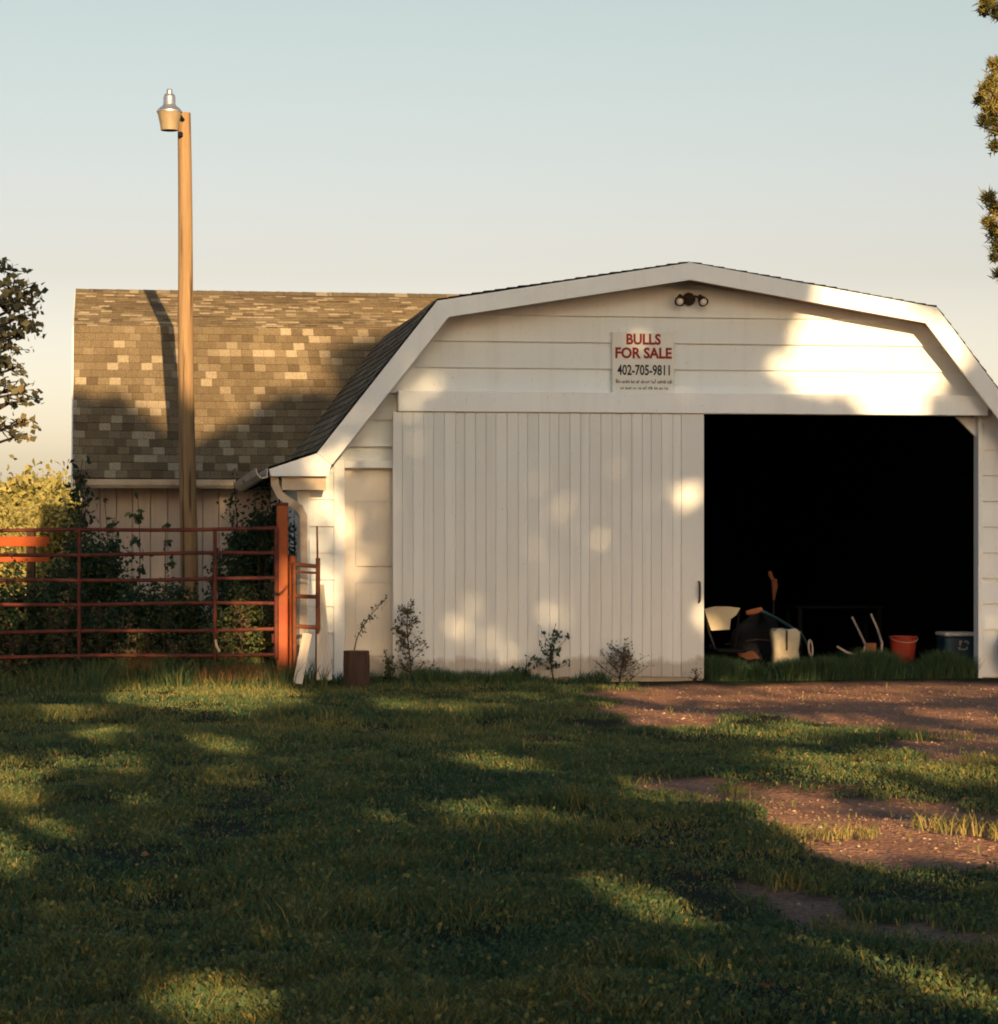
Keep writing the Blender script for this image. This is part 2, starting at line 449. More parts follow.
def roof_z(u):
    """underside line of the roof in the gable plane"""
    return float(np.interp(u, [p[0] for p in prof], [p[1] for p in prof]))
FAS = .165                                      # width of the rake board
def inner(u): 
    return roof_z(u) - FAS

# shingled slopes
def slope(mb, A, B, C_, D, course=.11, step=.42):
    """A-B lower edge, D-C upper edge (A,D same end); real overlapping courses, edges a little uneven"""
    A, B, C_, D = [np.array(p, float) for p in (A, B, C_, D)]
    L = np.linalg.norm(B - A); H = np.linalg.norm(D - A)
    n = np.cross(B - A, D - A); n /= np.linalg.norm(n)
    if n[2] < 0: n = -n
    nc = max(1, int(round(H / course))); ns = max(2, int(L / step))
    u0 = random.random() * 9; v0 = random.randint(0, 50) * .125
    wav = lambda s, t: float(fbm(s * L * 1.0, t * H, .5, 51) - .5) * .03
    for c in range(nc):
        t0, t1 = c / nc, (c + 1.12) / nc
        t1 = min(t1, 1.0)
        jit = [random.uniform(-.003, .003) for _ in range(ns + 1)]
        vs = []; uv = []
        for i in range(ns + 1):
            s = i / ns
            lo = A + (B - A) * s; hi = D + (C_ - D) * s
            w = n * wav(s, t0); 
            p0 = lo + (hi - lo) * t0; p1 = lo + (hi - lo) * t1
            vs += [p0 + w - n * .004, p0 + w + n * (.011 + jit[i]), p1 + n * wav(s, t1) + n * .002]
            uv += [(u0 + s * L, v0 + c * .125 + .008), (u0 + s * L, v0 + c * .125 + .008), (u0 + s * L, v0 + c * .125 + .117)]
        fs = []
        for i in range(ns):
            q = 3 * i; fs += [(q, q + 3, q + 4, q + 1), (q + 1, q + 4, q + 5, q + 2)]
        mb.add(vs, fs, random.random(), uv)

def deck(mb, pr, y0, y1, t=.03):
    """solid board under the shingles following the profile"""
    top = [(u, z - .035) for u, z in pr]; bot = [(u, z - .004 - t) for u, z in pr[::-1]]
    n = len(pr)
    for i in range(n - 1):
        mb.prism([top[i], top[i + 1], (pr[i + 1][0], pr[i + 1][1] - .035 - t), (pr[i][0], pr[i][1] - .035 - t)], y0, y1)

rf = MB()
VF, VRB = -OV - .03, VB + .3
for i in range(len(prof) - 1):
    (u0, z0), (u1, z1) = prof[i], prof[i + 1]
    if i < 3: slope(rf, (u0, VF, z0), (u0, VRB, z0), (u1, VRB, z1), (u1, VF, z1))
    else: slope(rf, (u1, VRB, z1), (u1, VF, z1), (u0, VF, z0), (u0, VRB, z0))
roof = rf.build('roof', M['roof'], barn, uv=True)
dk = MB(); deck(dk, prof, -OV - .01, VB + .25, .045); dk.build('roof_deck', M['soffit'], barn)

# rake boards: one on either side of the peak
def rake(side):
    mb = MB(); pts = prof[:4] if side < 0 else prof[3:][::-1]
    pts = [(u, z - .008) for u, z in pts]
    pk, kn, kk, ea = pts[3], pts[2], pts[1], pts[0]
    w1 = .162; w2 = .175
    # upper piece
    mb.prism([pk, kn, (kn[0] - side * .105, kn[1] - w1 + .012), (pk[0], pk[1] - w1)], -OV - .028, -OV + .004, .6)
    d = Vector((kk[0] - kn[0], kk[1] - kn[1])).normalized(); nrm = Vector((-d.y, d.x))
    if nrm.x * side > 0: nrm = -nrm
    i0 = (kn[0] + nrm.x * w2 - d.x * -.02, kn[1] + nrm.y * w2 - .02); i1 = (kk[0] + nrm.x * w2, kk[1] + nrm.y * w2)
    mb.prism([kn, kk, i1, i0], -OV - .034, -OV - .002, .3)
    return mb.build('rake_board', M['trim'], barn)
rake(-1); rake(1)
# boxed eave return
for side in (-1, 1):
    mb = MB(); pts = prof[:2] if side < 0 else prof[::-1][:2]
    ea, kk = pts
    q = lambda du, z: (ea[0] - side * du, z)
    zb = ze - .075
    kin = (kk[0] - side * .13, kk[1] - .115)
    mb.prism([(ea[0], ea[1] - .01), (ea[0] - side * .012, zb), (kk[0] - side * .10, zb), kin, (kk[0], kk[1] - .012)], -OV - .04, .0, .7)
    mb.build('cornice', M['trim'], barn)
    mb = MB(); uw = WL - .022 if side < 0 else WR + .022; x0, x1 = sorted((ea[0] - side * .012, uw))
    mb.box(x0, x1, .002, VB + .2, zb, zb + .03, .7); mb.box(*sorted((ea[0] - side * .002, ea[0] - side * .03)), .002, VB + .2, zb + .031, ea[1] - .012, .6)
    mb.build('eave_box', M['trim'], barn)
# soffit boards
sf = MB()
for i in range(1, 5):
    (u0, z0), (u1, z1) = prof[i], prof[i + 1]
    sf.prism([(u0, z0 - .15), (u1, z1 - .15), (u1, z1 - .125), (u0, z0 - .125)], -OV + .006, .02)
sf.build('soffit', M['soffit'], barn)

# gable wall: backing sheet with openings + lapped boards
ud0, _, _ = F(341, 600); zd = F(360, 466)[1]; ud1 = ud0 + .82
zh0 = F(560, 413)[1]; 
wallz = lambda u: inner(u) + .05
bk = MB()
def wall_piece(u0, u1, z0):
    us = sorted([u0, u1] + [p[0] for p in prof if u0 < p[0] < u1])
    top = [(u, wallz(u)) for u in us]
    bk.prism([(u0, z0), (u1, z0)] + top[::-1], .02, .09)
wall_piece(WL, ud0, -.1); wall_piece(ud0, ud1, zd); wall_piece(ud1, uo0 - .002, -.1); wall_piece(uo0, uo1, zo); wall_piece(uo1 + .002, WR, -.1)
bk.build('wall_sheathing', M['siding'], barn)
sd = MB()
bh = F(560, 316)[1] - F(560, 342.3)[1]
zref = F(560, 342.3)[1]
kmin = -int(zref / bh) - 1
prof_u = [p[0] for p in prof]
for kx in range(kmin, 8):
    z0 = zref + kx * bh; z1 = z0 + bh + .012
    if z0 > zp - .25: break
    z0c = max(z0, .02)
    if z1 < .05: continue
    def hw(z):
        zz = z + FAS - .06
        zs = [ze, zkk, zk, zp]; ds = [du_e, du_kk, du_k, 0]
        if zz <= zkk: return up - WL
        return min(up - WL, float(np.interp(zz, zs, ds)))
    cuts = []
    if z0 < zo - .02: cuts.append((uo0, uo1))
    if z0 < zd - .02: cuts.append((ud0, ud1))
    la, lb = up - hw(z0c), up - hw(min(z1, zp - FAS)); ra, rb = up + hw(z0c), up + hw(min(z1, zp - FAS))
    # butt joints at random places, so every row is made of several boards
    segs = []; cur = la
    for c0, c1 in sorted(cuts):
        segs.append((cur, c0)); cur = c1
    segs.append((cur, ra))
    for s0, s1 in segs:
        if s1 - s0 < .05: continue
        js = [s0] + sorted([s0 + (s1 - s0) * random.uniform(.2, .8) for _ in range(1 if s1 - s0 > 3 else 0)]) + [s1]
        for a0, a1 in zip(js[:-1], js[1:]):
            t0 = lb if a0 == la else a0 + .0012; t1 = rb if a1 == ra else a1 - .0012
            rr = random.random()
            w = random.uniform(-.003, .003)
            sd.add([(a0, -.032 + w, z0c), (a1, -.032 + w, z0c), (t1, -.006 + w, z1), (t0, -.006 + w, z1), (a0, .02, z0c), (a1, .02, z0c), (t1, .02, z1), (t0, .02, z1)],
                   [(0, 1, 2, 3), (4, 5, 1, 0), (0, 3, 7, 4), (1, 5, 6, 2)], rr)
sd.build('siding', M['siding'], barn)

# other walls (dark inside), floor
wl = MB()
wl.box(WL - .02, WL + .09, .092, VB, -.1, roof_z(WL) - .06)
wl.build('side_wall', M['siding'], barn)
wl = MB(); wl.box(WR - .09, WR + .02, .092, VB, -.1, roof_z(WR) - .06); wl.build('side_wall', M['siding'], barn)
wl = MB(); us = [WL] + [p[0] for p in prof[1:-1]] + [WR]
wl.prism([(WL, -.1), (WR, -.1)] + [(u, roof_z(u) - .05) for u in us[::-1]], VB - .1, VB); wl.build('back_wall', M['siding'], barn)
inn = MB()                                     # inner boards, coloured near-black in place of interior shade
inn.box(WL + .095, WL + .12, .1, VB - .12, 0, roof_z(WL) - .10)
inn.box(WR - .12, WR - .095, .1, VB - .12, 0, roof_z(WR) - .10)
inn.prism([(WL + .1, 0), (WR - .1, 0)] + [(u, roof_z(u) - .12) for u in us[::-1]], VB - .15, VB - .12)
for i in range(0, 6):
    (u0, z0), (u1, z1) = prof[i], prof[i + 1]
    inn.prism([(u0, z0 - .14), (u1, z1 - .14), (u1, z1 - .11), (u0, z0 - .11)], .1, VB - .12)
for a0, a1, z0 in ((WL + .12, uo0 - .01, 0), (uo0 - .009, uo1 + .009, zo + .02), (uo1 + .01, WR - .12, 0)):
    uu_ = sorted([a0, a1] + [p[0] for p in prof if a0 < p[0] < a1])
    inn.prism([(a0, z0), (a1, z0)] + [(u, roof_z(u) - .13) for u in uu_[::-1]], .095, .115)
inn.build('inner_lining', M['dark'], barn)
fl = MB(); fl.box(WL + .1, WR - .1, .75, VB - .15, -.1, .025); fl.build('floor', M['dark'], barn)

# track cover board over the doors
mb = MB(); uh0 = F(398, 400, -.17)[0]; uh1 = F(988, 405, -.17)[0]
zt0, zt1 = F(560, 412.5, -.17)[1], F(560, 392, -.17)[1]
mb.box(uh0, uh1, -.175, -.03, zt0, zt1, .9, .006)
mb.build('track_cover', M['trim'], barn)
# sliding door: 29 upright boards on a frame
DV = -.125
us0 = F(392.5, 600, DV)[0]; us1 = F(703.5, 600, DV)[0]; zd1 = zt0 - .004; zd0 = .045
mb = MB(); n = 29; w = (us1 - us0) / n
cur = us0
for i in range(n):
    ww = w * (1.0 if i % 3 else .86) * random.uniform(.94, 1.06)
    if i == n - 1 or cur + ww > us1: ww = us1 - cur
    y = random.uniform(-.003, .003)
    mb.box(cur + .0012, cur + ww - .0012, DV - .024 + y, DV, zd0 + random.uniform(-.012, .012), zd1, random.random(), .003)
    cur += ww
    if cur > us1 - .02: break
sdoor = mb.build('sliding_door', M['door'], barn)
mb = MB(); mb.box(us0 + .01, us1 - .01, DV - .012, DV + .05, zd0 + .03, zd1 - .01, .2); mb.build('door_frame', M['siding'], sdoor)
mb = MB()
uh, zh, _ = F(699.5, 592, DV - .05)
mb.tube([(uh, DV - .02, zh + .10), (uh, DV - .06, zh + .085), (uh, DV - .06, zh - .085), (uh, DV - .02, zh - .10)], .011, 8)
mb.build('handle', M['bronze'], sdoor, smooth=True)
# entry door behind it
mb = MB(); mb.box(ud0 + .03, ud1, .05, .085, .06, zd - .02, .8)
ed = mb.build('entry_door', M['entry'], barn)
mb = MB()
for zz0, zz1 in ((.25, .95), (1.10, 1.72)):
    mb.box(ud0 + .14, ud1 - .05, .037, .0495, zz0, zz1, .5, .008)
mb.build('door_panel', M['entry'], ed)
mb = MB(); mb.box(ud0 - .07, ud0 + .03, -.045, .09, .0, zd + .05, .9, .004); mb.box(ud0 + .03, ud1, -.045, .09, zd - .02, zd + .05, .7, .004)
mb.build('door_trim', M['trim'], barn)
# corner and jamb boards
mb = MB(); mb.box(WL - .03, WL + .085, -.048, .02, 0, ze - .09, .9, .004); mb.build('corner_board', M['trim'], barn)
mb = MB(); mb.box(WR - .085, WR + .03, -.048, .02, 0, ze - .09, .9, .004); mb.build('corner_board', M['trim'], barn)
mb = MB(); mb.box(uo1 + .0, uo1 + .045, -.04, .10, 0, zo, .6, .004); mb.build('jamb_board', M['trim'], barn)
# brace in the upper right corner of the opening
mb = MB(); a0 = F(957, 421, -.0)[0]
mb.prism([(a0, zo - .02), (uo1 - .003, zo - .02), (uo1 - .003, zo - .21)], .03, .07, .6); mb.build('brace', M['trim'], barn)
# threshold sill
mb = MB(); mb.box(uo0 - .3, uo1 + .1, .04, .16, -.05, .035, .2, .01); mb.build('sill', M['cutwood'], barn)

# ---- wing
def wz(py, v, px=180):
    return F(px, py, v)[1]
vE, vK, vR = RV - .30, RV + 1.05, RV + 3.30
zE = wz(478.5, vE); zK = wz(327, vK); zR = wz(292.5, vR)
uWl = F(72.5, 470, vE)[0]; uWr = F(560, 300, vR)[0]
wprof = [(vE, zE), (vK, zK), (vR, zR), (2 * vR - vK, zK), (2 * vR - vE, zE)]
print('wing', [(round(a, 2), round(b, 2)) for a, b in wprof], 'u', uWl, uWr)
wr = MB()
for i in range(4):
    (v0, z0), (v1, z1) = wprof[i], wprof[i + 1]
    ur = uWr if i in (1, 2) else ukl + .5
    if i < 2: slope(wr, (uWl, v0, z0), (ur, v0, z0), (ur, v1, z1), (uWl, v1, z1))
    else: slope(wr, (ur, v1, z1), (uWl, v1, z1), (uWl, v0, z0), (ur, v0, z0))
# ridge caps
x = uWl
while x < uWr:
    wr.add([(x, vR - .14, zR - .03), (x + .30, vR - .14, zR - .035), (x + .30, vR, zR + .022), (x, vR, zR + .030), (x + .30, vR + .14, zR - .035), (x, vR + .14, zR - .03)],
           [(0, 1, 2, 3), (3, 2, 4, 5)], random.random(), [(x, 20.0), (x + .1, 20.0), (x + .1, 20.1), (x, 20.1), (x + .1, 20.0), (x, 20.0)])
    x += .16
wr.build('wing_roof', M['roof'], barn, uv=True)
mb = MB()
for i in range(4):
    (v0, z0), (v1, z1) = wprof[i], wprof[i + 1]
    ur = uWr if i in (1, 2) else ukl + .5
    vs = [(uu, v, z - dz) for uu in (uWl + .02, ur) for (v, z, dz) in ((v0, z0, .045), (v1, z1, .045), (v1, z1, .085), (v0, z0, .085))]
    mb.add(vs, [(0, 1, 2, 3), (7, 6, 5, 4), (0, 4, 5, 1), (1, 5, 6, 2), (2, 6, 7, 3), (3, 7, 4, 0)])
mb.build('wing_roof_deck', M['soffit'], barn)
mb = MB(); x = uWl + .12
while x < WL - .03:                             # front wall of the wing: upright boards
    w = random.uniform(.17, .21); mb.box(x, min(x + w - .006, WL - .025), RV + random.uniform(-.003, .003), RV + .05, -.1, zE + .05, random.random(), .004); x += w
mb.build('wing_wall', M['wingwall'], barn)
mb = MB()
gp = [(RV, -.1), (2 * vR - RV, -.1), (2 * vR - RV, zE + .02), (2 * vR - vK, zK - .07), (vR, zR - .07), (vK, zK - .07), (RV, zE + .08)]
vs = [(uu, v, z) for uu in (uWl + .10, uWl + .16) for v, z in gp]; n = len(gp)
mb.add(vs, [tuple(range(n)), tuple(range(2 * n - 1, n - 1, -1))] + [(i, n + i, n + (i + 1) % n, (i + 1) % n) for i in range(n)])
mb.build('wing_end_wall', M['wingwall'], barn)
mb = MB(); vs = [(uu, v, z) for uu in (uWr - .12, uWr - .06) for v, z in gp]
mb.add([(u_, v_, max(z_, 1.2)) for u_, v_, z_ in vs], [tuple(range(n)), tuple(range(2 * n - 1, n - 1, -1))])
mb.build('wing_end_wall', M['wingwall'], barn)
mb = MB(); mb.box(uWl + .161, WL, 2 * vR - RV - .05, 2 * vR - RV - .002, -.1, zE)
mb.build('wing_back_wall', M['wingwall'], barn)
# left rake board of the wing
mb = MB()
for i in range(4):
    (v0, z0), (v1, z1) = wprof[i], wprof[i + 1]
    vs = [(uu, v, z) for uu in (uWl - .015, uWl + .015) for v, z in ((v0, z0 - .012), (v1, z1 - .012), (v1, z1 - .14), (v0, z0 - .14))]
    mb.add(vs, [(3, 2, 1, 0), (4, 5, 6, 7), (0, 1, 5, 4), (2, 3, 7, 6), (0, 4, 7, 3), (1, 2, 6, 5)])
mb.build('wing_rake_board', M['trim'], barn)
# gutters (open troughs) and downspout
def gutter(name, p0, p1, side):
    p0, p1 = Vector(p0), Vector(p1); d = (p1 - p0).normalized(); o = Vector(side)
    pr = [(0, 0), (0, -.085), (.06, -.095), (.10, -.06), (.115, 0), (.105, 0), (.09, -.055), (.055, -.085), (.012, -.075), (.012, 0)]
    vs = [p + o * a + Vector((0, 0, b)) for p in (p0, p1) for a, b in pr]; n = len(pr)
    fs = [(i, (i + 1) % n, n + (i + 1) % n, n + i) for i in range(n)] + [tuple(range(n - 1, -1, -1)), tuple(range(n, 2 * n))]
    mb = MB(); mb.add(vs, fs); return mb.build(name, M['gutter'], barn)
gutter('gutter', (uWl + .12, vE + .0, zE - .012), (ue + .02, vE + .0, zE - .012), (0, -1, 0))
gutter('gutter', (ue - .012, -OV - .02, ze - .004), (ue - .012, vE - .12, ze - .05), (-1, 0, 0))
mb = MB()
def fp(px, py, v): 
    u, z, _ = F(px, py, v); return (u, v, z)
mb.tube([fp(274, 474, -.24), fp(275, 485, -.24), fp(280, 495, -.22), fp(290, 502, -.2), fp(298, 507, -.12), fp(302, 516, -.10), fp(302.5, 560, -.10), fp(302, 612, -.10), fp(301, 655, -.10), fp(294, 668, -.25)],
        [.052] * 10, 4, sq=True)
mb.build('downspout', M['gutter'], barn)
mb = MB()                                       # soffit block under the return
mb.box(WL - .19, WL + .22, -OV + .03, -.05, ze - .20, ze - .08, .3); mb.build('soffit_block', M['gutter'], barn)

# ------------------------------------------------------------------ sign
def text_mesh(body, width, height_, m, parent, loc, name='lettering', bold=.012):
    cu = bpy.data.curves.new('t', 'FONT'); cu.body = body; cu.size = 1; cu.align_x = 'CENTER'; cu.offset = bold; cu.extrude = .01; cu.resolution_u = 3
    o = bpy.data.objects.new('t', cu); COL.objects.link(o)
    bpy.context.view_layer.update()
    me = bpy.data.meshes.new_from_object(o.evaluated_get(bpy.context.evaluated_depsgraph_get()))
    bpy.data.objects.remove(o)
    co = np.zeros(len(me.vertices) * 3); me.vertices.foreach_get('co', co); co = co.reshape(-1, 3)
    mn, mx = co.min(0), co.max(0)
    co[:, 0] = ((co[:, 0] - mn[0]) / (mx[0] - mn[0]) - .5) * width
    co[:, 1] = (co[:, 1] - mn[1]) / (mx[1] - mn[1]) * height_
    co[:, 2] = (co[:, 2] - mn[2]) / (mx[2] - mn[2]) * .002
    out = np.stack((co[:, 0], -co[:, 2], co[:, 1]), 1)
    me.vertices.foreach_set('co', out.astype(np.float32).ravel()); me.update()
    me.materials.clear(); me.materials.append(m); me.name = name
    r = bpy.data.objects.new(name, me); COL.objects.link(r); r.parent = parent; r.location = loc
    return r
SV = -.05
s0, zt, _ = F(612, 331.5, SV); s1, zb, _ = F(674, 396, SV)
sign = thing('sale_sign', 'square white sign reading BULLS FOR SALE in red above a phone number', 'sign', bw((s0 + s1) / 2, SV, zb), TH)
W_, H_ = s1 - s0, zt - zb
sc = W_ / 62.0
mb = MB(); mb.box(-W_ / 2, W_ / 2, -.012, .012, 0, H_, .5, .004); mb.build('board', M['sign'], sign)
def ln(px0, px1, y0, y1, body, m, bold):
    text_mesh(body, (px1 - px0) * sc, (y1 - y0) * sc, m, sign, (((px0 + px1) / 2 - 643) * sc, -.0135, (396 - y1) * sc + .003), bold=bold)
ln(626.0, 660.5, 335.5, 346.5, 'BULLS', M['signred'], .035)
ln(615.0, 671.5, 349.0, 360.0, 'FOR SALE', M['signred'], .035)
ln(617.0, 669.5, 366.0, 376.5, '402-705-9811', M['signblack'], .02)
for (q0, q1, y0, y1, m) in ((615.5, 671, 380.6, 384.2, M['signgrey']), (620, 667, 387.4, 390.2, M['signgrey'])):   # small print too fine to read
    mb = MB(); q = q0
    while q < q1:
        for kk_ in range(random.randint(3, 7)):
            hh = random.choice((.62, .62, .62, 1.0)) * (y1 - y0)
            x0 = (q - 643) * sc; z0 = (396 - y1) * sc + .003
            mb.box(x0, x0 + .42 * sc, -.0145, -.0125, z0, z0 + hh * sc)
            mb.box(x0 + .4 * sc, x0 + .95 * sc, -.0143, -.0125, z0 + random.choice((0, .5)) * hh * sc, z0 + (random.choice((0, .5)) * hh + .55) * sc + .5 * hh * sc)
            q += 1.25
            if q > q1: break
        q += 1.3
    mb.build('small_print', m, sign)

# ------------------------------------------------------------------ twin flood light under the peak
lu, lz, _ = F(689, 299, -.05)
fl_ = thing('flood_light', 'bronze twin-head flood light under the gable peak', 'flood light', bw(lu, -.03, lz), TH)
mb = MB(); mb.lathe([(.0, 0), (.060, 0), (.064, .012), (.05, .03), (.022, .045), (0, .047)], n=18)
b = mb.build('mounting_box', M['bronze'], fl_, smooth=True, rot=(R(90), 0, 0))
for sx, tilt in ((-1, 1), (1, 1)):
    mb = MB(); mb.tube([(0, -.05, 0), (sx * .05, -.085, .022), (sx * .095, -.10, -.005)], .012, 8)
    arm = mb.build('arm', M['bronze'], fl_, smooth=True)
    mb = MB(); mb.lathe([(.0, .075), (.022, .072), (.028, .04), (.044, .005), (.050, -.035), (.046, -.035), (.040, .0)], n=18)
    h = mb.build('lamp_head', M['bronze'], fl_, smooth=True, loc=(sx * .11, -.11, -.02), rot=(R(-50), R(-sx * 18), 0))
    mb = MB(); mb.lathe([(.0, -.058), (.02, -.053), (.034, -.036), (.037, -.015)], n=18); mb.build('bulb', M['bulb'], h, smooth=True)

# ------------------------------------------------------------------ yard light
PV = RV - 1.15
pu, _, pd = F(190, 600, PV)
pxw = bw(pu, PV)
yl = thing('yard_light', 'tall bare wooden pole with a dome-shaped yard lamp at its top', 'yard light', pxw)
topx = at(183.7, 113, pd)[0] - pxw[0]; topz = at(183.7, 113, pd)[2]
mb = MB(); K = 22; pts = []; rr = []
for i in range(K + 1):
    t = i / K; pts.append((topx * t + .006 * math.sin(t * 9), .005 * math.sin(t * 7 + 1), -.2 + (topz + .2) * t)); rr.append(.098 - .029 * t)
mb.tube(pts, rr, 20); mb.build('pole', M['pole'], yl, smooth=True)
lx, lz0 = at(171.5, 133, pd)[0] - pxw[0], at(171.5, 133, pd)[2]
s_ = pd / FPX
lamp = bpy.data.objects.new('lamp', None); COL.objects.link(lamp); lamp.parent = yl; lamp.location = (lx, -.17, lz0)
mb = MB(); mb.lathe([(q * s_ * .96, (133 - y) * s_) for q, y in ((9.0, 133), (9.6, 128), (11.6, 119), (12.6, 115.5), (12.9, 114.2), (12.6, 113.9))], n=28); mb.build('refractor', M['lamp_glass'], lamp, smooth=True)
mb = MB(); mb.lathe([(q * s_ * .96, (133 - y) * s_) for q, y in ((13.3, 115.0), (13.3, 113.8), (10.5, 111), (7.2, 108.5), (6.4, 107), (6.2, 100), (5.2, 97.5), (4.0, 96.6), (0, 96.4))], n=28); mb.build('housing', M['alu'], lamp, smooth=True)
mb = MB(); mb.lathe([(q * s_ * .96, (133 - y) * s_) for q, y in ((3.3, 96.3), (3.3, 93.6), (2.2, 91.8), (0, 91.4))], n=16); mb.build('photocell', M['alu'], lamp, smooth=True)
mb = MB(); mb.tube([(lx, -.17, lz0 + .22), (lx + .07, -.13, lz0 + .20), (topx * .99, -.055, lz0 + .12)], .022, 8)
mb.build('bracket', M['black'], yl, smooth=True)
mb = MB(); mb.box(topx - .05, topx + .0, -.105, -.045, lz0 - .055, lz0 + .0, .5, .01); mb.build('terminal_box', M['black'], yl)

# ------------------------------------------------------------------ gate, posts, panel
GD = 24.0
gx1, _, _ = at(276.5, 600, GD); gx0 = at(-70, 600, GD)[0]
gate = thing('pipe_gate', 'long rust-red pipe gate of six rails left of the barn', 'gate', (gx1, GD, 0))
Lg = gx1 - gx0
for yl_, yr in ((530.8, 528.5), (555.3, 552.8), (581, 578.4), (604.8, 603), (632.5, 629.2), (657, 654.5)):
    z1 = at(276, yr, GD)[2]; z0 = at(0, yl_, GD)[2]; sl = (z1 - z0) / (276 * GD / FPX)
    mb = MB(); pts = []
    for i in range(15):
        t = i / 14; pts.append((-Lg * t, .004 * math.sin(7 * t + yr), z1 - sl * Lg * t + .006 * math.sin(9 * t + yr * 3)))
    mb.tube(pts, .018, 10); mb.build('rail', M['rust'], gate, smooth=True)
for px_, w in ((276.5, .020), (215, .016), (79, .015), (-70, .015)):
    x = at(px_, 600, GD)[0] - gx1
    mb = MB(); mb.box(x - w, x + w, -.026, .026, at(0, 660, GD)[2], at(0, 527.5, GD)[2], .5, .01)
    mb.build('upright', M['rust'], gate)
mb = MB(); x = at(216, 600, GD)[0] - gx1
mb.tube([(x, -.04, .44), (x + .01, -.045, .38), (x + .035, -.045, .345), (x + .03, -.045, .33)], .012, 6); mb.build('latch', M['chair'], gate)

mb = MB()
for i in range(15):
    t = i / 14; c = Vector((-.06 + .16 * t, -.06 - .012 * math.sin(3.1 * t), .93 - .07 * math.sin(3.14 * t)))
    ring = [(c.x + .013 * math.cos(a_), c.y + (.007 * math.sin(a_) if i % 2 else 0), c.z + (0 if i % 2 else .007 * math.sin(a_))) for a_ in np.linspace(0, 6.283, 9)]
    mb.tube(ring, .0026, 5, cap=False)
mb.build('chain', M['black'], gate)
pxc, _, _ = at(282, 600, 24.05)
post = thing('gate_post', 'thick orange-rust steel gate post at the barn corner', 'post', (pxc, 24.07, 0), R(6))
zt = at(282, 504, 24.05)[2]
mb = MB(); mb.box(-.052, .052, -.052, .052, -.2, zt, .5, .012); mb.build('shaft', M['post'], post)
mb = MB(); mb.box(-.058, .058, -.058, .058, zt - .015, zt + .012, .5, .006); mb.build('cap', M['rust'], post)
for zz in (.45, 1.25):
    mb = MB(); mb.tube([(-.07, -.02, zz - .04), (-.07, -.02, zz + .04)], .03, 10); mb.build('hinge', M['rust'], post, smooth=True)
pxc, _, _ = at(292, 600, 24.15)
zt = at(291, 556, 24.15)[2]
mb = MB(); mb.tube([(0, 0, -.2), (.004, 0, .5), (0, 0, zt)], [.036, .034, .034], 10)
p2 = mb.build('thin_post', M['post'], smooth=True, loc=(pxc, 24.2, 0)); tag(p2, 'thin round orange post just right of the thick gate post', 'post')

lad = thing('livestock_panel', 'short rusty ladder-like stock panel leaning by the barn corner', 'panel', (at(306, 600, 24.1)[0], 24.1, 0))
lx0 = at(306, 600, 24.1)[0]
def L_(px_, py_, d=24.1):
    p = at(px_, py_, d); return (p[0] - lx0, p[1] - 24.1, p[2])
mb = MB(); mb.tube([L_(317.0, 526), L_(317.6, 565)], .009, 8); mb.build('rod', M['rustbar'], lad, smooth=True)
mb = MB(); mb.tube([L_(318.0, 558), L_(317.5, 676)], .021, 8); mb.build('stile', M['rustbar'], lad, smooth=True)
mb = MB(); mb.tube([L_(294.2, 562), L_(294.6, 676)], .019, 8); mb.build('stile', M['rustbar'], lad, smooth=True)
for y0, y1, d_ in ((564.5, 566.5, .019), (571.5, 573, .011), (596, 597, .019), (626, 627.5, .019)):
    mb = MB(); mb.tube([L_(294, y0), L_(318, y1)], d_, 8); mb.build('rung', M['rustbar'], lad, smooth=True)

def plank(pts, wid, th, label, rz=0):
    p0, p1 = Vector(pts[0]), Vector(pts[1]); d = p1 - p0; L = d.length
    mb = MB(); n = 8; vs = []
    for i in range(n + 1):
        t = i / n; w = wid / 2 * random.uniform(.985, 1.01)
        vs += [(-w, -th / 2, L * t), (w, -th / 2, L * t), (w, th / 2, L * t), (-w, th / 2, L * t)]
    fs = [(3, 2, 1, 0), tuple(range(4 * n, 4 * n + 4))]
    for i in range(n):
        for j in range(4):
            q = (j + 1) % 4; fs.append((4 * i + j, 4 * i + q, 4 * i + 4 + q, 4 * i + 4 + j))
    mb.add(vs, fs)
    o = mb.build('plank', M['plank'], loc=p0); o.rotation_mode = 'QUATERNION'; o.rotation_quaternion = Vector((0, 0, 1)).rotation_difference(d)
    return tag(o, label, 'plank', 'loose boards leaning by the barn corner')
plank((at(297.5, 684, 23.75), at(307.5, 634, 24.02)), .085, .025, 'short bleached plank leaning on the rusty panel, low in front')
plank((at(329, 680, 23.9), at(321, 585, 24.27)), .06, .025, 'long pale board leaning on the wall right of the rusty panel')
plank((at(319.5, 680, 23.9), at(320, 600, 24.24)), .05, .025, 'narrow greyish board standing behind the rusty panel upright')

lg = thing('log_section', 'short upright log section standing before the entry door', 'log', (*at(356.5, 683, 23.85)[:2], 0), R(20))
mb = MB(); prf = []
N = 22; vs = []; hs = [-.05, .02, .12, .22, .30, .335, .345]
for i, z in enumerate(hs):
    for j in range(N):
        t = 2 * math.pi * j / N; r0 = .118 * (1 + .05 * math.sin(3 * t + 1) + .03 * math.sin(7 * t)) * (1.07 if i < 2 else (.95 if i == 6 else 1)) * random.uniform(.95, 1.05)
        vs.append((r0 * math.cos(t), r0 * math.sin(t), z))
fs = [(i * N + j, i * N + (j + 1) % N, (i + 1) * N + (j + 1) % N, (i + 1) * N + j) for i in range(len(hs) - 1) for j in range(N)]
mb.add(vs, fs); mb.build('bark', M['bark'], lg)
mb = MB(); mb.add([vs[6 * N + j] for j in range(N)], [tuple(range(N))]); mb.build('cut_face', M['cutwood'], lg)

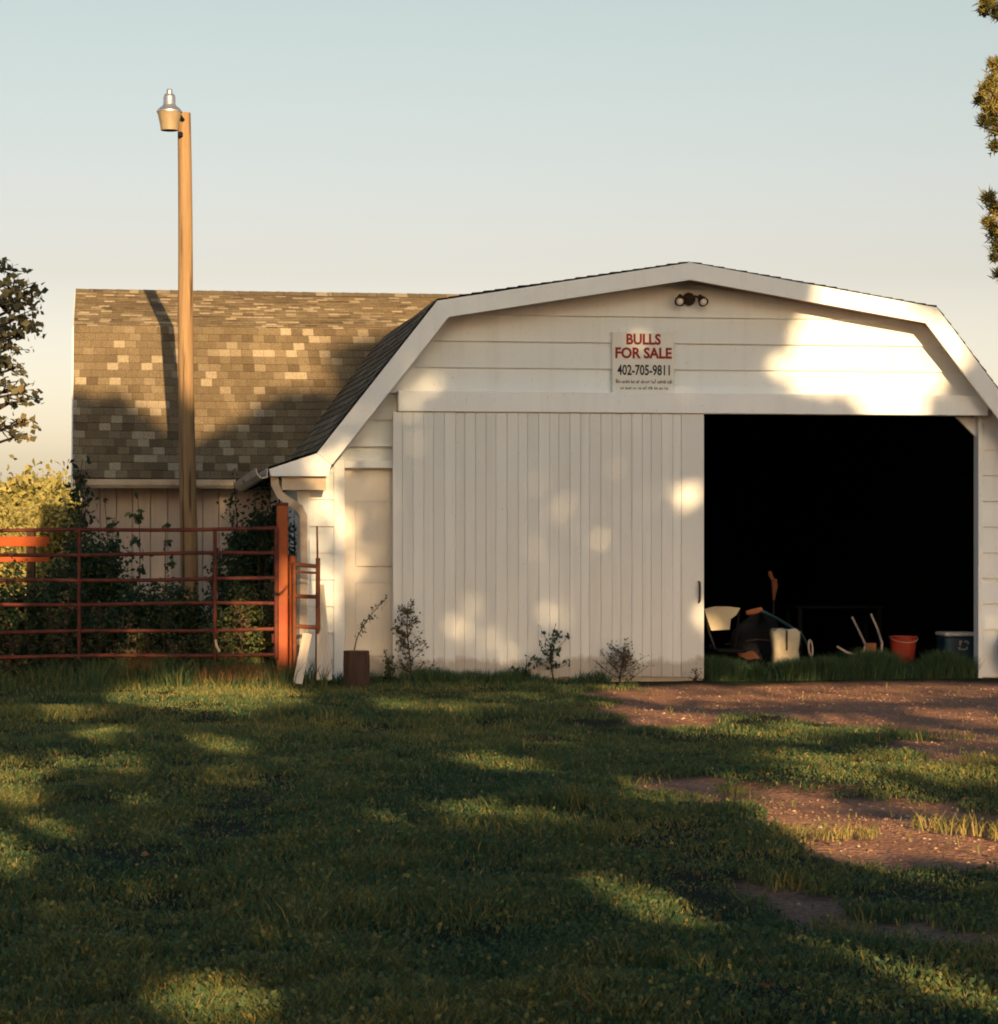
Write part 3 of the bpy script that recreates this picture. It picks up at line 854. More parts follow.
# ------------------------------------------------------------------ things in the doorway
def inside(name, label, cat, px, py, v, group=None, rz=0):
    u, z, t = F(px, py, v)
    return thing(name, label, cat, bw(u, v, 0), TH + rz, group), u, t / FPX
# folding chair with cream back
v = .55; ch, cu, s = inside('folding_chair', 'folding chair with a cream back standing just inside the sliding door', 'chair', 722, 640, v)
def q(px, py, vv=0): 
    u, z, _ = F(px, py, v + vv); return (u - cu, vv, z)
mb = MB()
pa = [q(704, 609), q(715, 606.5), q(728, 606.5), q(740, 608), q(736, 615), q(730.5, 619), q(729.5, 629.5), q(711, 630.5)]
n = len(pa); mb.prism([(p[0], p[2]) for p in pa], -.012, .012); mb.build('backrest', M['chair'], ch)
mb = MB(); mb.tube([q(704, 607), q(709, 632), q(722, 668, -.15), q(727, 684, -.2)], .012, 8); mb.build('leg', M['black'], ch, smooth=True)
mb = MB(); mb.tube([q(739, 609, .02), q(737, 632, .02), q(730, 684, .12)], .012, 8); mb.build('leg', M['black'], ch, smooth=True)
mb = MB(); mb.tube([q(710, 645, .10), q(707, 684, .3)], .012, 8); mb.build('leg', M['black'], ch, smooth=True)
mb = MB(); a_ = q(709, 648); b_ = q(738, 648); mb.box(a_[0], b_[0], -.38, .02, a_[2] - .03, a_[2], .5, .01); mb.build('seat', M['black'], ch)
# push mower with a slanting handle
v = .75; mo, mu, s = inside('push_mower', 'dark push mower with a slanting handle and worn red grip', 'mower', 775, 665, v)
def q(px, py, vv=0): 
    u, z, _ = F(px, py, v + vv); return (u - mu, vv, z)
mb = MB(); mb.tube([q(758, 610, -.1), q(763, 611.5, -.1), q(776, 618, -.05), q(801, 633, .1), q(810, 650, .2)], .016, 8); mb.build('handle', M['blue'], mo, smooth=True)
mb = MB(); mb.tube([q(746, 613, -.1), q(754, 611.5, -.1), q(762, 609, -.1)], [.022, .03, .02], 8); mb.build('grip', M['orange'], mo, smooth=True)
mb = MB(); p_ = q(776, 660, .15); mb.box(p_[0] - .22, p_[0] + .26, .1, .55, .08, .26, .5, .05); mb.lathe([(0, .42), (.10, .41), (.13, .36), (.13, .27)], p_[0], .32, 16); mb.build('deck', M['black'], mo)
for dx, dy in ((-.2, .09), (.25, .09), (-.2, .52), (.25, .52)):
    mb = MB(); mb.tube([(p_[0] + dx, dy - .025, .09), (p_[0] + dx, dy + .025, .09)], .09, 16); mb.build('wheel', M['black'], mo)
v = 1.15; hp_, hu0, s = inside('tarp_heap', 'black tarp-covered heap in the dark behind the folding chair', 'heap', 760, 650, v)
rng_ = np.random.default_rng(4); mb = MB(); vs = []; NA, NB = 22, 9
for i in range(NB):
    ph = i / (NB - 1) * math.pi / 2
    for j in range(NA):
        t = 2 * math.pi * j / NA; k_ = 1 + .16 * math.sin(3 * t + i) + .07 * math.sin(8 * t)
        vs.append((.36 * k_ * math.cos(t) * math.cos(ph), .30 * k_ * math.sin(t) * math.cos(ph), .58 * math.sin(ph) * (1 + .08 * math.sin(4 * t))))
mb.add(vs, [(i * NA + j, i * NA + (j + 1) % NA, (i + 1) * NA + (j + 1) % NA, (i + 1) * NA + j) for i in range(NB - 1) for j in range(NA)])
mb.build('tarp', M['black'], hp_, smooth=True)
mb = MB(); mb.tube([(-.36, .0, .30), (-.1, -.30, .36), (.2, -.27, .33), (.37, .0, .28)], .008, 6); mb.build('rope', M['bark'], hp_)
# cream bag in front of the mower
v = .50; bg, bu, s = inside('canvas_bag', 'squarish cream canvas bag with a dark strap, standing in the doorway grass', 'bag', 785, 655, v)
def q(px, py, vv=0): 
    u, z, _ = F(px, py, v + vv); return (u - bu, vv, z)
mb = MB(); vs = []; rows = [(772.5, 799, 684), (772, 800, 668), (772.5, 797.5, 650), (771.5, 799, 640), (770.5, 799.5, 633), (770.5, 797, 630), (774, 794, 629)]
for i, (x0, x1, yy) in enumerate(rows):
    c = (x0 + x1) / 2; hw_ = (x1 - x0) / 2
    for j in range(16):
        t = 2 * math.pi * j / 16; ex = math.copysign(abs(math.cos(t)) ** .5, math.cos(t)); ey = math.copysign(abs(math.sin(t)) ** .5, math.sin(t))
        p = q(c + hw_ * ex, yy); vs.append((p[0], ey * .10 * (1 if i < 5 else .8), p[2] + (.012 * math.sin(5 * t + i) if 0 < i else 0)))
k_ = len(rows)
mb.add(vs, [(i * 16 + j, i * 16 + (j + 1) % 16, (i + 1) * 16 + (j + 1) % 16, (i + 1) * 16 + j) for i in range(k_ - 1) for j in range(16)] + [tuple(range((k_ - 1) * 16, k_ * 16))])
mb.build('body', M['cream'], bg, smooth=True)
mb = MB(); p0 = q(784, 630); p1 = q(784, 650); mb.box(p0[0] - .009, p0[0] + .009, -.112, -.102, p1[2], p0[2], .5); mb.build('strap', M['bark'], bg)
# pale oval hoop
mb = MB(); v = .5; u_, z_, _ = F(810.5, 648, v)
mb.tube([(.026 * math.cos(t), .0, .078 * math.sin(t)) for t in np.linspace(0, 2 * math.pi, 21)], .011, 8, cap=False)
mb.tube([(0, 0, -.09), (0, 0, -z_)], .014, 6)
o = mb.build('hoop_stake', M['steel'], smooth=True, loc=bw(u_, v, z_), rot=(0, R(-8), TH + .5)); tag(o, 'small pale hoop on a stake beside the canvas bag', 'hoop')
# orange rag
v = .38; u_, z_, _ = F(749, 658, v)
mb = MB(); vs = []
for i in range(9):
    for j in range(6):
        x = (i - 4) / 4 * .115; y = (j - 2.5) / 2.5 * .07
        vs.append((x, y, .055 * (1 - (x / .14) ** 2) * (1 - (y / .09) ** 2) - x * .22 + .018 * math.sin(31 * x + 9 * y) + .01 * math.sin(60 * y)))
mb.add(vs, [(i * 6 + j, i * 6 + 6 + j, i * 6 + 7 + j, i * 6 + j + 1) for i in range(8) for j in range(5)])
vs2 = [(x * .96, y * .96, -z_) for x, y, z in vs]
o = mb.build('rag', M['orange'], smooth=True, loc=bw(u_, v, z_), rot=(R(25), 0, TH)); tag(o, 'crumpled orange rag lying on a block in the grass of the doorway', 'rag')
mb = MB(); mb.box(-.13, .13, -.07, .10, 0, z_ - .0, .5, .02); o = mb.build('block', M['black'], loc=bw(u_, v + .02, 0), rot=(0, 0, TH)); tag(o, 'dark block under the orange rag inside the doorway', 'block')
# hanging red glove-like tool
v = 1.6; hk, hu, s = inside('hanging_tool', 'rust-red hand tool hanging in the dark above the mower', 'tool', 773, 590, v)
def q(px, py, vv=0): 
    u, z, _ = F(px, py, v + vv); return (u - hu, vv, z)
mb = MB(); mb.tube([q(769.5, 571), q(770.5, 575), q(773, 580)], [.018, .024, .018], 8); mb.build('tool_handle', M['orange'], hk, smooth=True)
mb = MB(); mb.tube([q(774, 579), q(774.5, 586), q(774, 595), q(773.5, 602)], [.03, .035, .02, .008], 8); mb.build('head', M['rustbar'], hk, smooth=True)
mb = MB(); mb.tube([q(773.5, 600), q(773.5, 690)], .014, 6); mb.build('stand', M['black'], hk, smooth=True)
# hand truck lying back
v = .5; ht, hu2, s = inside('hand_truck', 'tubular steel hand truck tipped back in the middle of the doorway', 'hand truck', 864, 650, v)
def q(px, py, vv=0): 
    u, z, _ = F(px, py, v + vv); return (u - hu2, vv, z)
mb = MB(); mb.tube([q(852, 617, .3), q(857, 627, .25), q(865.5, 645, .05), q(863, 654, 0)], .012, 8); mb.build('rail', M['steel'], ht, smooth=True)
mb = MB(); mb.tube([q(871, 614, .3), q(877, 628, .25), q(882, 643, .05), q(881.5, 651, .0), q(876, 657, -.02), q(866, 659, -.04), q(857, 656, -.04), q(846, 652, -.02), q(837, 646.5, .02)], .012, 8); mb.build('rail', M['steel'], ht, smooth=True)
mb = MB(); p0 = q(866, 643, .02); p1 = q(875.5, 653, .02); mb.box(p0[0], p1[0], .0, .02, p1[2], p0[2]); mb.build('plate', M['orange'], ht)
for px_ in (858, 880):
    mb = MB(); p0 = q(px_, 664, .12); mb.tube([(p0[0] - .025, .12, .10), (p0[0] + .025, .12, .10)], .10, 16); mb.build('wheel', M['black'], ht)
# red bucket
v = .6; rb_, ru, s = inside('bucket', 'squat red plastic bucket in the doorway grass', 'bucket', 903, 655, v)
z1 = F(903, 636, v)[1]
mb = MB(); mb.lathe([(0, .0), (.095, .0), (.135, z1 - .012), (.145, z1 - .012), (.145, z1), (.128, z1), (.092, .02), (0, .02)], n=26); mb.build('body', M['redbucket'], rb_, smooth=True)
mb = MB(); mb.tube([(.14 * math.cos(t), -.02 - .13 * math.sin(t), z1 - .01 - .05 * math.sin(t)) for t in np.linspace(0, math.pi, 13)], .004, 6); mb.build('handle', M['steel'], rb_)
# blue cooler with white lid
v = .55; co_, cu2, s = inside('cooler', 'dark blue cooler with a white lid at the right side of the doorway', 'cooler', 957, 650, v)
z1 = F(957, 633, v)[1]; w2 = 16.2 * s
mb = MB(); mb.box(-w2, w2, -.13, .17, .01, z1 - .03, .5, .02); cb = mb.build('body', M['blue'], co_)
mb = MB(); mb.box(-w2 - .01, w2 + .01, -.14, .18, z1 - .028, z1 + .012, .5, .012); mb.build('lid', M['white'], co_)
mb = MB()                                       # worn white emblem: broken square ring
for x0, x1, y0, y1 in ((-4, -1, 0, 2), (1, 5, 0, 2), (-4, -2.3, 2, 5), (4, 6, 1, 4), (-5, -2.5, 6.5, 9), (-2, 3, 8, 9.6), (3, 4.8, 6, 9)):
    mb.box((x0 + 2) * s, (x1 + 2) * s, -.1325, -.1305, z1 - .05 - y1 * s - .02, z1 - .05 - y0 * s - .02)
mb.build('emblem', M['steel'], co_)
# dark table across the back
v = 3.4; tb, tu, s = inside('work_table', 'low dark work table deep in the shade of the barn', 'table', 845, 640, v)
z1 = F(845, 606, v)[1]
mb = MB(); mb.box(-.55, .45, 0, .6, z1 - .03, z1, .5, .008); mb.build('tabletop', M['black'], tb)
for x in (-.5, .4):
    for y in (.05, .55):
        mb = MB(); mb.box(x - .025, x + .025, y - .025, y + .025, 0, z1 - .03); mb.build('leg', M['black'], tb)
# dark round thing at the right edge of the picture, against the wall
tr = thing('tire', 'old black tire leaning on the wall right of the doorway', 'tire', bw(F(1025, 650, -.15)[0], -.16, .27), TH)
mb = MB(); pts_ = []
for i in range(29):
    t = 2 * math.pi * i / 28; pts_.append((.20 * math.cos(t), 0, .20 * math.sin(t)))
mb.tube(pts_, .075, 12, cap=False); mb.build('tread', M['black'], tr, smooth=True)
tr.rotation_euler = (R(-14), 0, TH)

# red boards beyond the gate
FD = 33.0
fr = thing('board_fence', 'sunlit red board fence beyond the gate at far left', 'fence', (at(10, 560, FD)[0], FD, 0), R(-3))
fx0 = at(10, 560, FD)[0]
for y0, y1 in ((536.5, 546.5), (555, 562)):
    mb = MB(); x0 = at(-160, 0, FD)[0] - fx0; x1 = at(50, 0, FD)[0] - fx0
    mb.box(x0, x1, -.02, .02, at(0, y1, FD)[2], at(0, y0, FD)[2], .5, .004); mb.build('board', M['fence_red'], fr)
for px_ in (-150, -60, 30):
    x = at(px_, 0, FD)[0] - fx0; mb = MB(); mb.box(x - .05, x + .05, .022, .12, -.2, at(0, 530, FD)[2], .5, .006); mb.build('post', M['bark'], fr)

# ------------------------------------------------------------------ plants
def grow(name, label, cat, base, leaves, lmat, stems=None, smat=None, size=.05, rnd=None, group=None, flat=0., aspect=.55, seed=0, rz=0):
    """leaves: centres relative to base; stems: list of (points, radii)"""
    rng = np.random.default_rng(100 + seed)
    t = thing(name, label, cat, base, rz, group)
    if stems:
        mb = MB()
        for pts, rad in stems: mb.tube(pts, rad, 6)
        mb.build('stem', smat or M['bark'], t, smooth=True)
    c = np.asarray(leaves, float)
    r = rng.random(len(c)) if rnd is None else np.clip(rnd + rng.normal(0, .24, len(c)), 0, 1)
    vv, fsz, lp, rr = leaf_arrays(c, size, r, rng, flat, aspect)
    np_mesh('foliage', vv, fsz, lp, rr, lmat, t)
    return t

def weed(label, px, base_y, d, hpx, wpx, nb, seed, lean=0, size=.035, m='weed', per=16, name='weed', lm=None):
    """upright branching weed: central stalk, side branches, small pointed leaves along each"""
    rng = random.Random(seed); s = d / FPX; H = hpx * s; W = wpx * s
    x, y, _ = at(px, base_y, d)
    stems = []; leaves = []
    main = [(lean * H * (t ** 1.5) + .02 * math.sin(5 * t + seed), .02 * math.sin(4 * t), H * t) for t in np.linspace(0, 1, 8)]
    stems.append((main, [.008 * (1 - .75 * t) + .001 for t in np.linspace(0, 1, 8)]))
    for i in range(nb):
        t = rng.uniform(.12, .92); p = Vector(main[int(t * 7)]); a = rng.uniform(0, 2 * math.pi)
        L = W * .5 * rng.uniform(.55, 1.1) * (1.15 - .8 * t)
        q = p + Vector((math.cos(a) * L, math.sin(a) * L * .5, L * rng.uniform(.35, 1.0)))
        md = (p + q) / 2 + Vector((0, 0, -.06 * L))
        stems.append(([p, md, q], [.004, .003, .0015]))
        for k_ in range(per):
            f = rng.uniform(.2, 1.05); c = p.lerp(q, f)
            leaves.append((c.x + rng.gauss(0, .018), c.y + rng.gauss(0, .018), c.z + rng.gauss(0, .022)))
    for k_ in range(per * 2):
        f = rng.uniform(.15, 1.0); c = Vector(main[min(7, int(f * 7.99))]); leaves.append((c.x + rng.gauss(0, .022), c.y + rng.gauss(0, .02), c.z + rng.gauss(0, .03)))
    return grow(name, label, 'weed', (x, y, -.01), leaves, M[lm or m], stems, M['bark'], size, seed=seed, group='weeds growing along the barn')

fd = lambda px, off=.3: F(px, 600, -off)[2]
weed('tall feathery weed at the left edge of the sliding door', 409, 683, fd(409), 84, 50, 34, 1, .0, .030, per=20)
weed('leafy weed with big leaves at the foot of the sliding door', 552, 683, fd(552), 54, 60, 15, 2, .02, .050, per=9, lm='bush')
weed('small low sprig just left of the big-leaved weed', 527, 684, fd(527), 26, 34, 7, 3, -.1, .042, per=8, lm='bush')
weed('wide twiggy weed right of the big-leaved weed by the door', 622, 684, fd(622), 36, 66, 32, 4, .0, .026)
weed('small brown sprig at the right lower corner of the sliding door', 694, 684, fd(694), 14, 22, 8, 5, 0, .022, per=8)
weed('dark weed in the entry door corner beside the sliding door', 388, 684, fd(388), 34, 16, 8, 6, 0, .035, lm='bush')
# bent stalk rising from behind the log
x0, y0, _ = at(352, 684, 24.1)
pts = []
for px_, py_ in ((352, 684), (353, 655), (357, 638), (364, 624), (374, 611), (387, 597)):
    p = at(px_, py_, 24.1); pts.append((p[0] - x0, 0, max(p[2], 0)))
lv = []
for i in range(80):
    t = random.uniform(2.2, 4.95); i0 = int(t); f = t - i0; a_, b_ = pts[i0], pts[min(5, i0 + 1)]
    lv.append((a_[0] + (b_[0] - a_[0]) * f + random.gauss(0, .022), random.gauss(0, .025), a_[2] + (b_[2] - a_[2]) * f + random.gauss(0, .03)))
grow('weed', 'single bent stalk rising behind the log section', 'weed', (x0, y0, 0), lv, M['weed'], [(pts, [.007, .006, .005, .004, .003, .0015])], M['bark'], .034, seed=31, group='weeds growing along the barn')

def bush(label, cx, cy, rx, ry, h, n, seed, lm='bush', size=.055, name='shrub', sprigs=5, group=None, cat='shrub', aspect=.55, rb=None):
    rng = np.random.default_rng(seed); pr = random.Random(seed)
    leaves = []; stems = []
    ncl = 26
    for i in range(ncl):
        a = pr.uniform(0, 2 * math.pi); r_ = math.sqrt(pr.random()); z = h * pr.uniform(.08, .92)
        fall = math.sqrt(max(.05, 1 - (z / h) ** 2 * .85))
        c = np.array((math.cos(a) * r_ * rx * fall, math.sin(a) * r_ * ry * fall, z)); s = pr.uniform(.16, .34) * min(rx, h) 
        k_ = int(n * 1.7) // ncl; leaves.append(c + rng.normal(0, 1, (k_, 3)) * np.array((s, s * .8, s * .75)))
        stems.append(([(c[0] * .15, c[1] * .15, 0), tuple(c * .55 + np.array((0, 0, .1 * h))), tuple(c)], [.014, .008, .003]))
    for i in range(sprigs):
        a = pr.uniform(0, 2 * math.pi); b0 = np.array((math.cos(a) * rx * .6, math.sin(a) * ry * .6, h * .7)); b1 = b0 + np.array((pr.uniform(-.3, .3) * rx, 0, h * pr.uniform(.25, .55)))
        stems.append(([tuple(b0 * .4), tuple(b0), tuple(b1)], [.008, .006, .002]))
        t = rng.random((60, 1)); leaves.append(b0 + (b1 - b0) * t + rng.normal(0, .045, (60, 3)))
    c = np.concatenate(leaves); c = c[c[:, 2] > 0.01]
    return grow(name, label, cat, (cx, cy, 0), c, M[lm], stems, M['bark'], size, seed=seed, group=group, aspect=aspect, rnd=rb)

def bpx(label, px, d, wpx, top, n, seed, **k):
    s = d / FPX; x, y, z = at(px, top, d)
    return bush(label, x, y, wpx / 2 * s, wpx / 2 * s * .8, z, n, seed, **k)
G1 = 'dark shrubs between the gate and the wing'
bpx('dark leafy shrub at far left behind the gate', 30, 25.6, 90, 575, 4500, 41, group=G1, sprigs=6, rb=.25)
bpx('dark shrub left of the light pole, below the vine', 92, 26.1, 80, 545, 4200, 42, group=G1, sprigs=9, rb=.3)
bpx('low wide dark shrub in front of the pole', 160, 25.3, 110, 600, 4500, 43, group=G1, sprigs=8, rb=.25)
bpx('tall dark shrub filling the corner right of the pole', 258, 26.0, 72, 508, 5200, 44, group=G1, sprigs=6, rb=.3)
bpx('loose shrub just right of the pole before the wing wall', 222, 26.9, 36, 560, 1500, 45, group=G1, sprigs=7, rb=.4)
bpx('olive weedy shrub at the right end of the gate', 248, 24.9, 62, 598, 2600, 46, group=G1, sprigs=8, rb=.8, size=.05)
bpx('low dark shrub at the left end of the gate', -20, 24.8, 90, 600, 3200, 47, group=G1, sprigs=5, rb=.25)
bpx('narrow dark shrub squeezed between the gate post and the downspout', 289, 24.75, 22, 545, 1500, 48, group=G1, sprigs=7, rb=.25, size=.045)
for i in range(14):
    r0 = random.Random(300 + i); px_ = 8 + i * 19.5 + r0.uniform(-6, 6); hp = r0.uniform(45, 105)
    o = weed('tall loose weed among the shrubs behind the gate rails', px_, 684, 24.5 + r0.random() * .5, hp, 50, 20, 300 + i, r0.uniform(-.12, .12), .034, per=10, name='tall_weed', lm='bush' if i % 3 else 'weed')
    o['group'] = 'tall weeds along the gate'
# thin sprigs reaching up across the wing wall, and the vine on the wing's corner
for i, (px_, top, lab) in enumerate(((112, 512, 'thin upright sapling before the wing wall, leftmost'), (138, 505, 'thin sapling halfway between the wing corner and the pole'), (160, 535, 'short thin sapling close to the left of the pole'))):
    w_ = weed(lab, px_, 684, 26.4 + .1 * i, (684 - top), 44, 14, 60 + i, .05 * (i - 1), .075, per=7, name='sapling', lm='bush')
    w_['category'] = 'sapling'; w_['group'] = 'saplings before the wing wall'
vu = F(76, 470, vE - .1)
vb = bw(vu[0], vE - .12, 0); vd = vu[2]
lv = []; st = []
for br in range(7):
    r0 = random.Random(br + 5); px_ = 78 + r0.uniform(-5, 12); top = r0.uniform(452, 500)
    pts = []
    for t in np.linspace(0, 1, 9):
        p = at(px_ + 7 * math.sin(5 * t + br) * t, 684 - (684 - top) * t, vd); pts.append((p[0] - vb[0], -.05 * r0.random(), max(p[2], 0)))
    st.append((pts, [.010 * (1 - .8 * t) + .001 for t in np.linspace(0, 1, 9)]))
    for k_ in range(70):
        t = r0.random() ** .8 * 7.99; p = pts[int(t)]; p2_ = pts[int(t) + 1]; f = t - int(t)
        lv.append((p[0] + (p2_[0] - p[0]) * f + r0.gauss(0, .07), r0.gauss(0, .06), p[2] + (p2_[2] - p[2]) * f + r0.gauss(0, .06)))
grow('vine', 'dark climbing vine on the left corner of the wing', 'vine', (vb[0], vb[1], 0), lv, M['bush'], st, M['bark'], .08, rnd=.2, seed=70)

# dry stalk tufts by the gate
def tuft(label, px, d, h, n, spread, m, seed, group=None, name='grass_tuft'):
    rng = np.random.default_rng(seed); x, y, _ = at(px, 684, d)
    return blades(name, label, np.full(n, x) + rng.normal(0, spread, n), np.full(n, y) + rng.normal(0, spread * .6, n), h * rng.uniform(.5, 1.1, n), np.full(n, .006), rng.random(n), m, rng, lean=.35, tagcat='grass tuft', group=group)
def blades(name, label, x, y, h, w, rnd, m, rng, lean=.5, tagcat=None, group=None, z=None):
    n = len(x)
    a = rng.random(n) * 2 * np.pi; la = rng.random(n) * 2 * np.pi; l = h * lean * (.3 + rng.random(n))
    z = height(x, y) - .01 if z is None else z
    wx, wy = np.cos(a) * w / 2, np.sin(a) * w / 2; lx_, ly_ = np.cos(la) * l, np.sin(la) * l
    v = np.empty((n, 5, 3))
    v[:, 0] = np.stack((x - wx, y - wy, z), 1); v[:, 1] = np.stack((x + wx, y + wy, z), 1)
    v[:, 2] = np.stack((x + wx * .8 + lx_ * .35, y + wy * .8 + ly_ * .35, z + h * .6), 1); v[:, 3] = np.stack((x - wx * .8 + lx_ * .35, y - wy * .8 + ly_ * .35, z + h * .6), 1)
    v[:, 4] = np.stack((x + lx_, y + ly_, z + h * .97), 1)
    b = np.arange(n) * 5
    lp = np.stack((b, b + 1, b + 2, b + 3, b + 3, b + 2, b + 4), 1).ravel()
    fs = np.tile([4, 3], n)
    o = np_mesh(name, v.reshape(-1, 3), fs, lp, np.repeat(rnd, 5), m)
    if tagcat: tag(o, label, tagcat, group)
    return o
tuft('reddish-brown dry stalks under the gate right of its left upright', 140, 24.2, .36, 420, .07, M['dry'], 81, 'dry stalks by the gate')
tuft('brown dry grass patch at the foot of the gate near the post', 246, 24.1, .24, 1400, .22, M['dry'], 82, 'dry stalks by the gate')

# ------------------------------------------------------------------ lawn
def lawn():
    rng = np.random.default_rng(5)
    # candidates: more of them close to the viewer
    N = 800000
    y = 6.3 + (24.4 - 6.3) * rng.random(N) ** 1.35
    half = .205 * y + 1.3
    x = (rng.random(N) * 2 - 1) * half
    tuftn = fbm(x, y, 2.4, 31); fine = vnoise(x, y, 9, 37); patch = fbm(x, y, .7, 41)
    d = dirt_f(x, y)
    keep = rng.random(N) < np.clip(.30 + 1.5 * (tuftn - .28), .12, 1) * np.where(d > .5, (.008 + .30 * (tuftn > .67)) * (y < 18.5) + .004, 1)
    # the barn stands here
    p = np.stack((x, y), 1) - ORG; v_ = p @ V; u_ = p @ U
    keep &= (v_ < -.16) | (u_ < WL - .1)
    keep &= y < 24.3
    x, y, tuftn, fine, patch, d, v_, u_ = [q_[keep] for q_ in (x, y, tuftn, fine, patch, d, v_, u_)]
    n = len(x)
    h = (.018 + .062 * np.clip(tuftn - .25, 0, 1) + .022 * fine * tuftn) * rng.uniform(.6, 1.25, n)
    h *= 1 + 3.2 * np.clip(fbm(x, y, 1.1, 67) - .56, 0, .3) * (.5 + fine)
    edge = np.exp(-np.clip(-v_ - .15, 0, 9) / .22) * (u_ < uo0 - .95) * (u_ > WL - 3)
    h *= 1 + 1.3 * edge
    gate_edge = np.exp(-np.abs(y - 24.0) / .3) * (u_ < WL + .2); h *= 1 + 1.4 * gate_edge
    w = .0034 + .00022 * y
    rn = np.clip(.22 + .50 * (patch - .36) + .34 * (fbm(x, y, 3.2, 61) - .5) + rng.normal(0, .15, n) + .18 * (d > .5), 0, 1)
    dead = rng.random(n) < .05; rn[dead] = rng.uniform(.75, 1, dead.sum())
    o = blades('lawn_grass', None, x, y, h, w, rn, M['grass'], rng, .65)
    print('lawn blades', n)
    # broad little leaves of clover and plantain among the blades
    m_ = rng.random(n) < .28 * (y < 17); c = np.stack((x, y, height(x, y) + h * rng.uniform(.3, .95, n)), 1)[m_]
    vv, fsz, lp, rr = leaf_arrays(c, .019, np.clip(rn[m_] * .75, 0, .6), rng, .0, .7)
    q_ = np_mesh('clover', vv, fsz, lp, rr, M['grass']); q_['kind'] = 'stuff'; q_['label'] = 'low broad-leaved weeds in the lawn'
    return tag(o, None, None, None, 'stuff')
lawn()['label'] = 'rough mown lawn grass of the yard'
def strip(name, label, n, u0, u1, v0, v1, hlo, hhi, seed, rb, z0=0.0):
    rng = np.random.default_rng(seed)
    u = rng.uniform(u0, u1, n); v_ = rng.uniform(v0, v1, n)
    dn = fbm(u * 1.0, v_, 3.1, seed % 50); kp = rng.random(n) < np.clip(dn * 2.2 - .5, .08, 1); u, v_, dn = u[kp], v_[kp], dn[kp]; n = len(u)
    x = ORG[0] + u * U[0] + v_ * V[0]; y = ORG[1] + u * U[1] + v_ * V[1]
    h = (hlo + (hhi - hlo) * np.clip((dn - .3) * 2, 0, 1)) * rng.uniform(.45, 1.1, n)
    o = blades(name, None, x, y, h, np.full(n, .0075), np.clip(rb + rng.normal(0, .15, n), 0, 1), M['grass'], rng, .5, z=np.full(n, z0 - .01))
    o['kind'] = 'stuff'; o['label'] = label
    return o
strip('doorway_grass', 'tall dark grass growing in the barn doorway', 42000, uo0 + .03, uo1 - .03, -.12, .44, .17, .33, 91, .12)
strip('wall_grass', 'taller grass along the foot of the barn', 9000, WL + .1, uo0 - 1.0, -.55, -.16, .08, .20, 92, .15)
strip('gate_grass', 'tall rank grass and weeds under the gate', 16000, WL - 4.2, WL + .2, -.9, 1.8, .10, .38, 93, .22)
# stones and clods on the bare earth
def stones():
    rng = np.random.default_rng(17); N = 26000
    y = rng.uniform(7, 24.4, N); x = (rng.random(N) * 2 - 1) * (.205 * y + 1.2)
    kp = dirt_f(x, y) > .5; p = np.stack((x, y), 1) - ORG; kp &= (p @ V) < -.05
    x, y = x[kp], y[kp]; n = len(x)
    base = np.array([(1, 0, 0), (0, 1, 0), (-1, 0, 0), (0, -1, 0), (0, 0, 1), (.0, .0, -.6)])
    tri = np.array([(0, 1, 4), (1, 2, 4), (2, 3, 4), (3, 0, 4), (1, 0, 5), (2, 1, 5), (3, 2, 5), (0, 3, 5)])
    s = np.minimum(np.exp(rng.normal(-4.95, .5, n)), .017); sc3 = s[:, None, None] * rng.uniform(.6, 1.3, (n, 6, 1)) * np.array((1, 1, .6))
    ang = rng.random(n) * 6.28; ca, sa = np.cos(ang), np.sin(ang)
    v = base[None] * sc3; v = np.stack((v[..., 0] * ca[:, None] - v[..., 1] * sa[:, None], v[..., 0] * sa[:, None] + v[..., 1] * ca[:, None], v[..., 2]), -1)
    v += np.stack((x, y, height(x, y) - .018), 1)[:, None]
    lp = (tri[None] + (np.arange(n) * 6)[:, None, None]).ravel()
    o = np_mesh('dirt_clods', v.reshape(-1, 3), np.full(n * 8, 3), lp, np.repeat(rng.random(n), 6), M['clod'])
    o['kind'] = 'stuff'; o['label'] = 'small stones and clods on the bare drive'
M['clod'] = leaf_mat('clod', [(0, (.17, .095, .062)), (.7, (.34, .20, .135)), (1, (.46, .36, .27))], 0.0, .95)
stones()
def fallen():
    rng = np.random.default_rng(29); n = 520
    y = rng.uniform(7, 23.5, n); x = (rng.random(n) * 2 - 1) * (.205 * y + 1)
    c = np.stack((x, y, height(x, y) + np.where(dirt_f(x, y) > .5, 0, .035)), 1)
    vv, fsz, lp, rr = leaf_arrays(c, .030, rng.random(n) * .8, rng, .75, .6)
    o = np_mesh('fallen_leaves', vv, fsz, lp, rr, M['dry']); o['kind'] = 'stuff'; o['label'] = 'dry fallen leaves scattered over the lawn'
fallen()

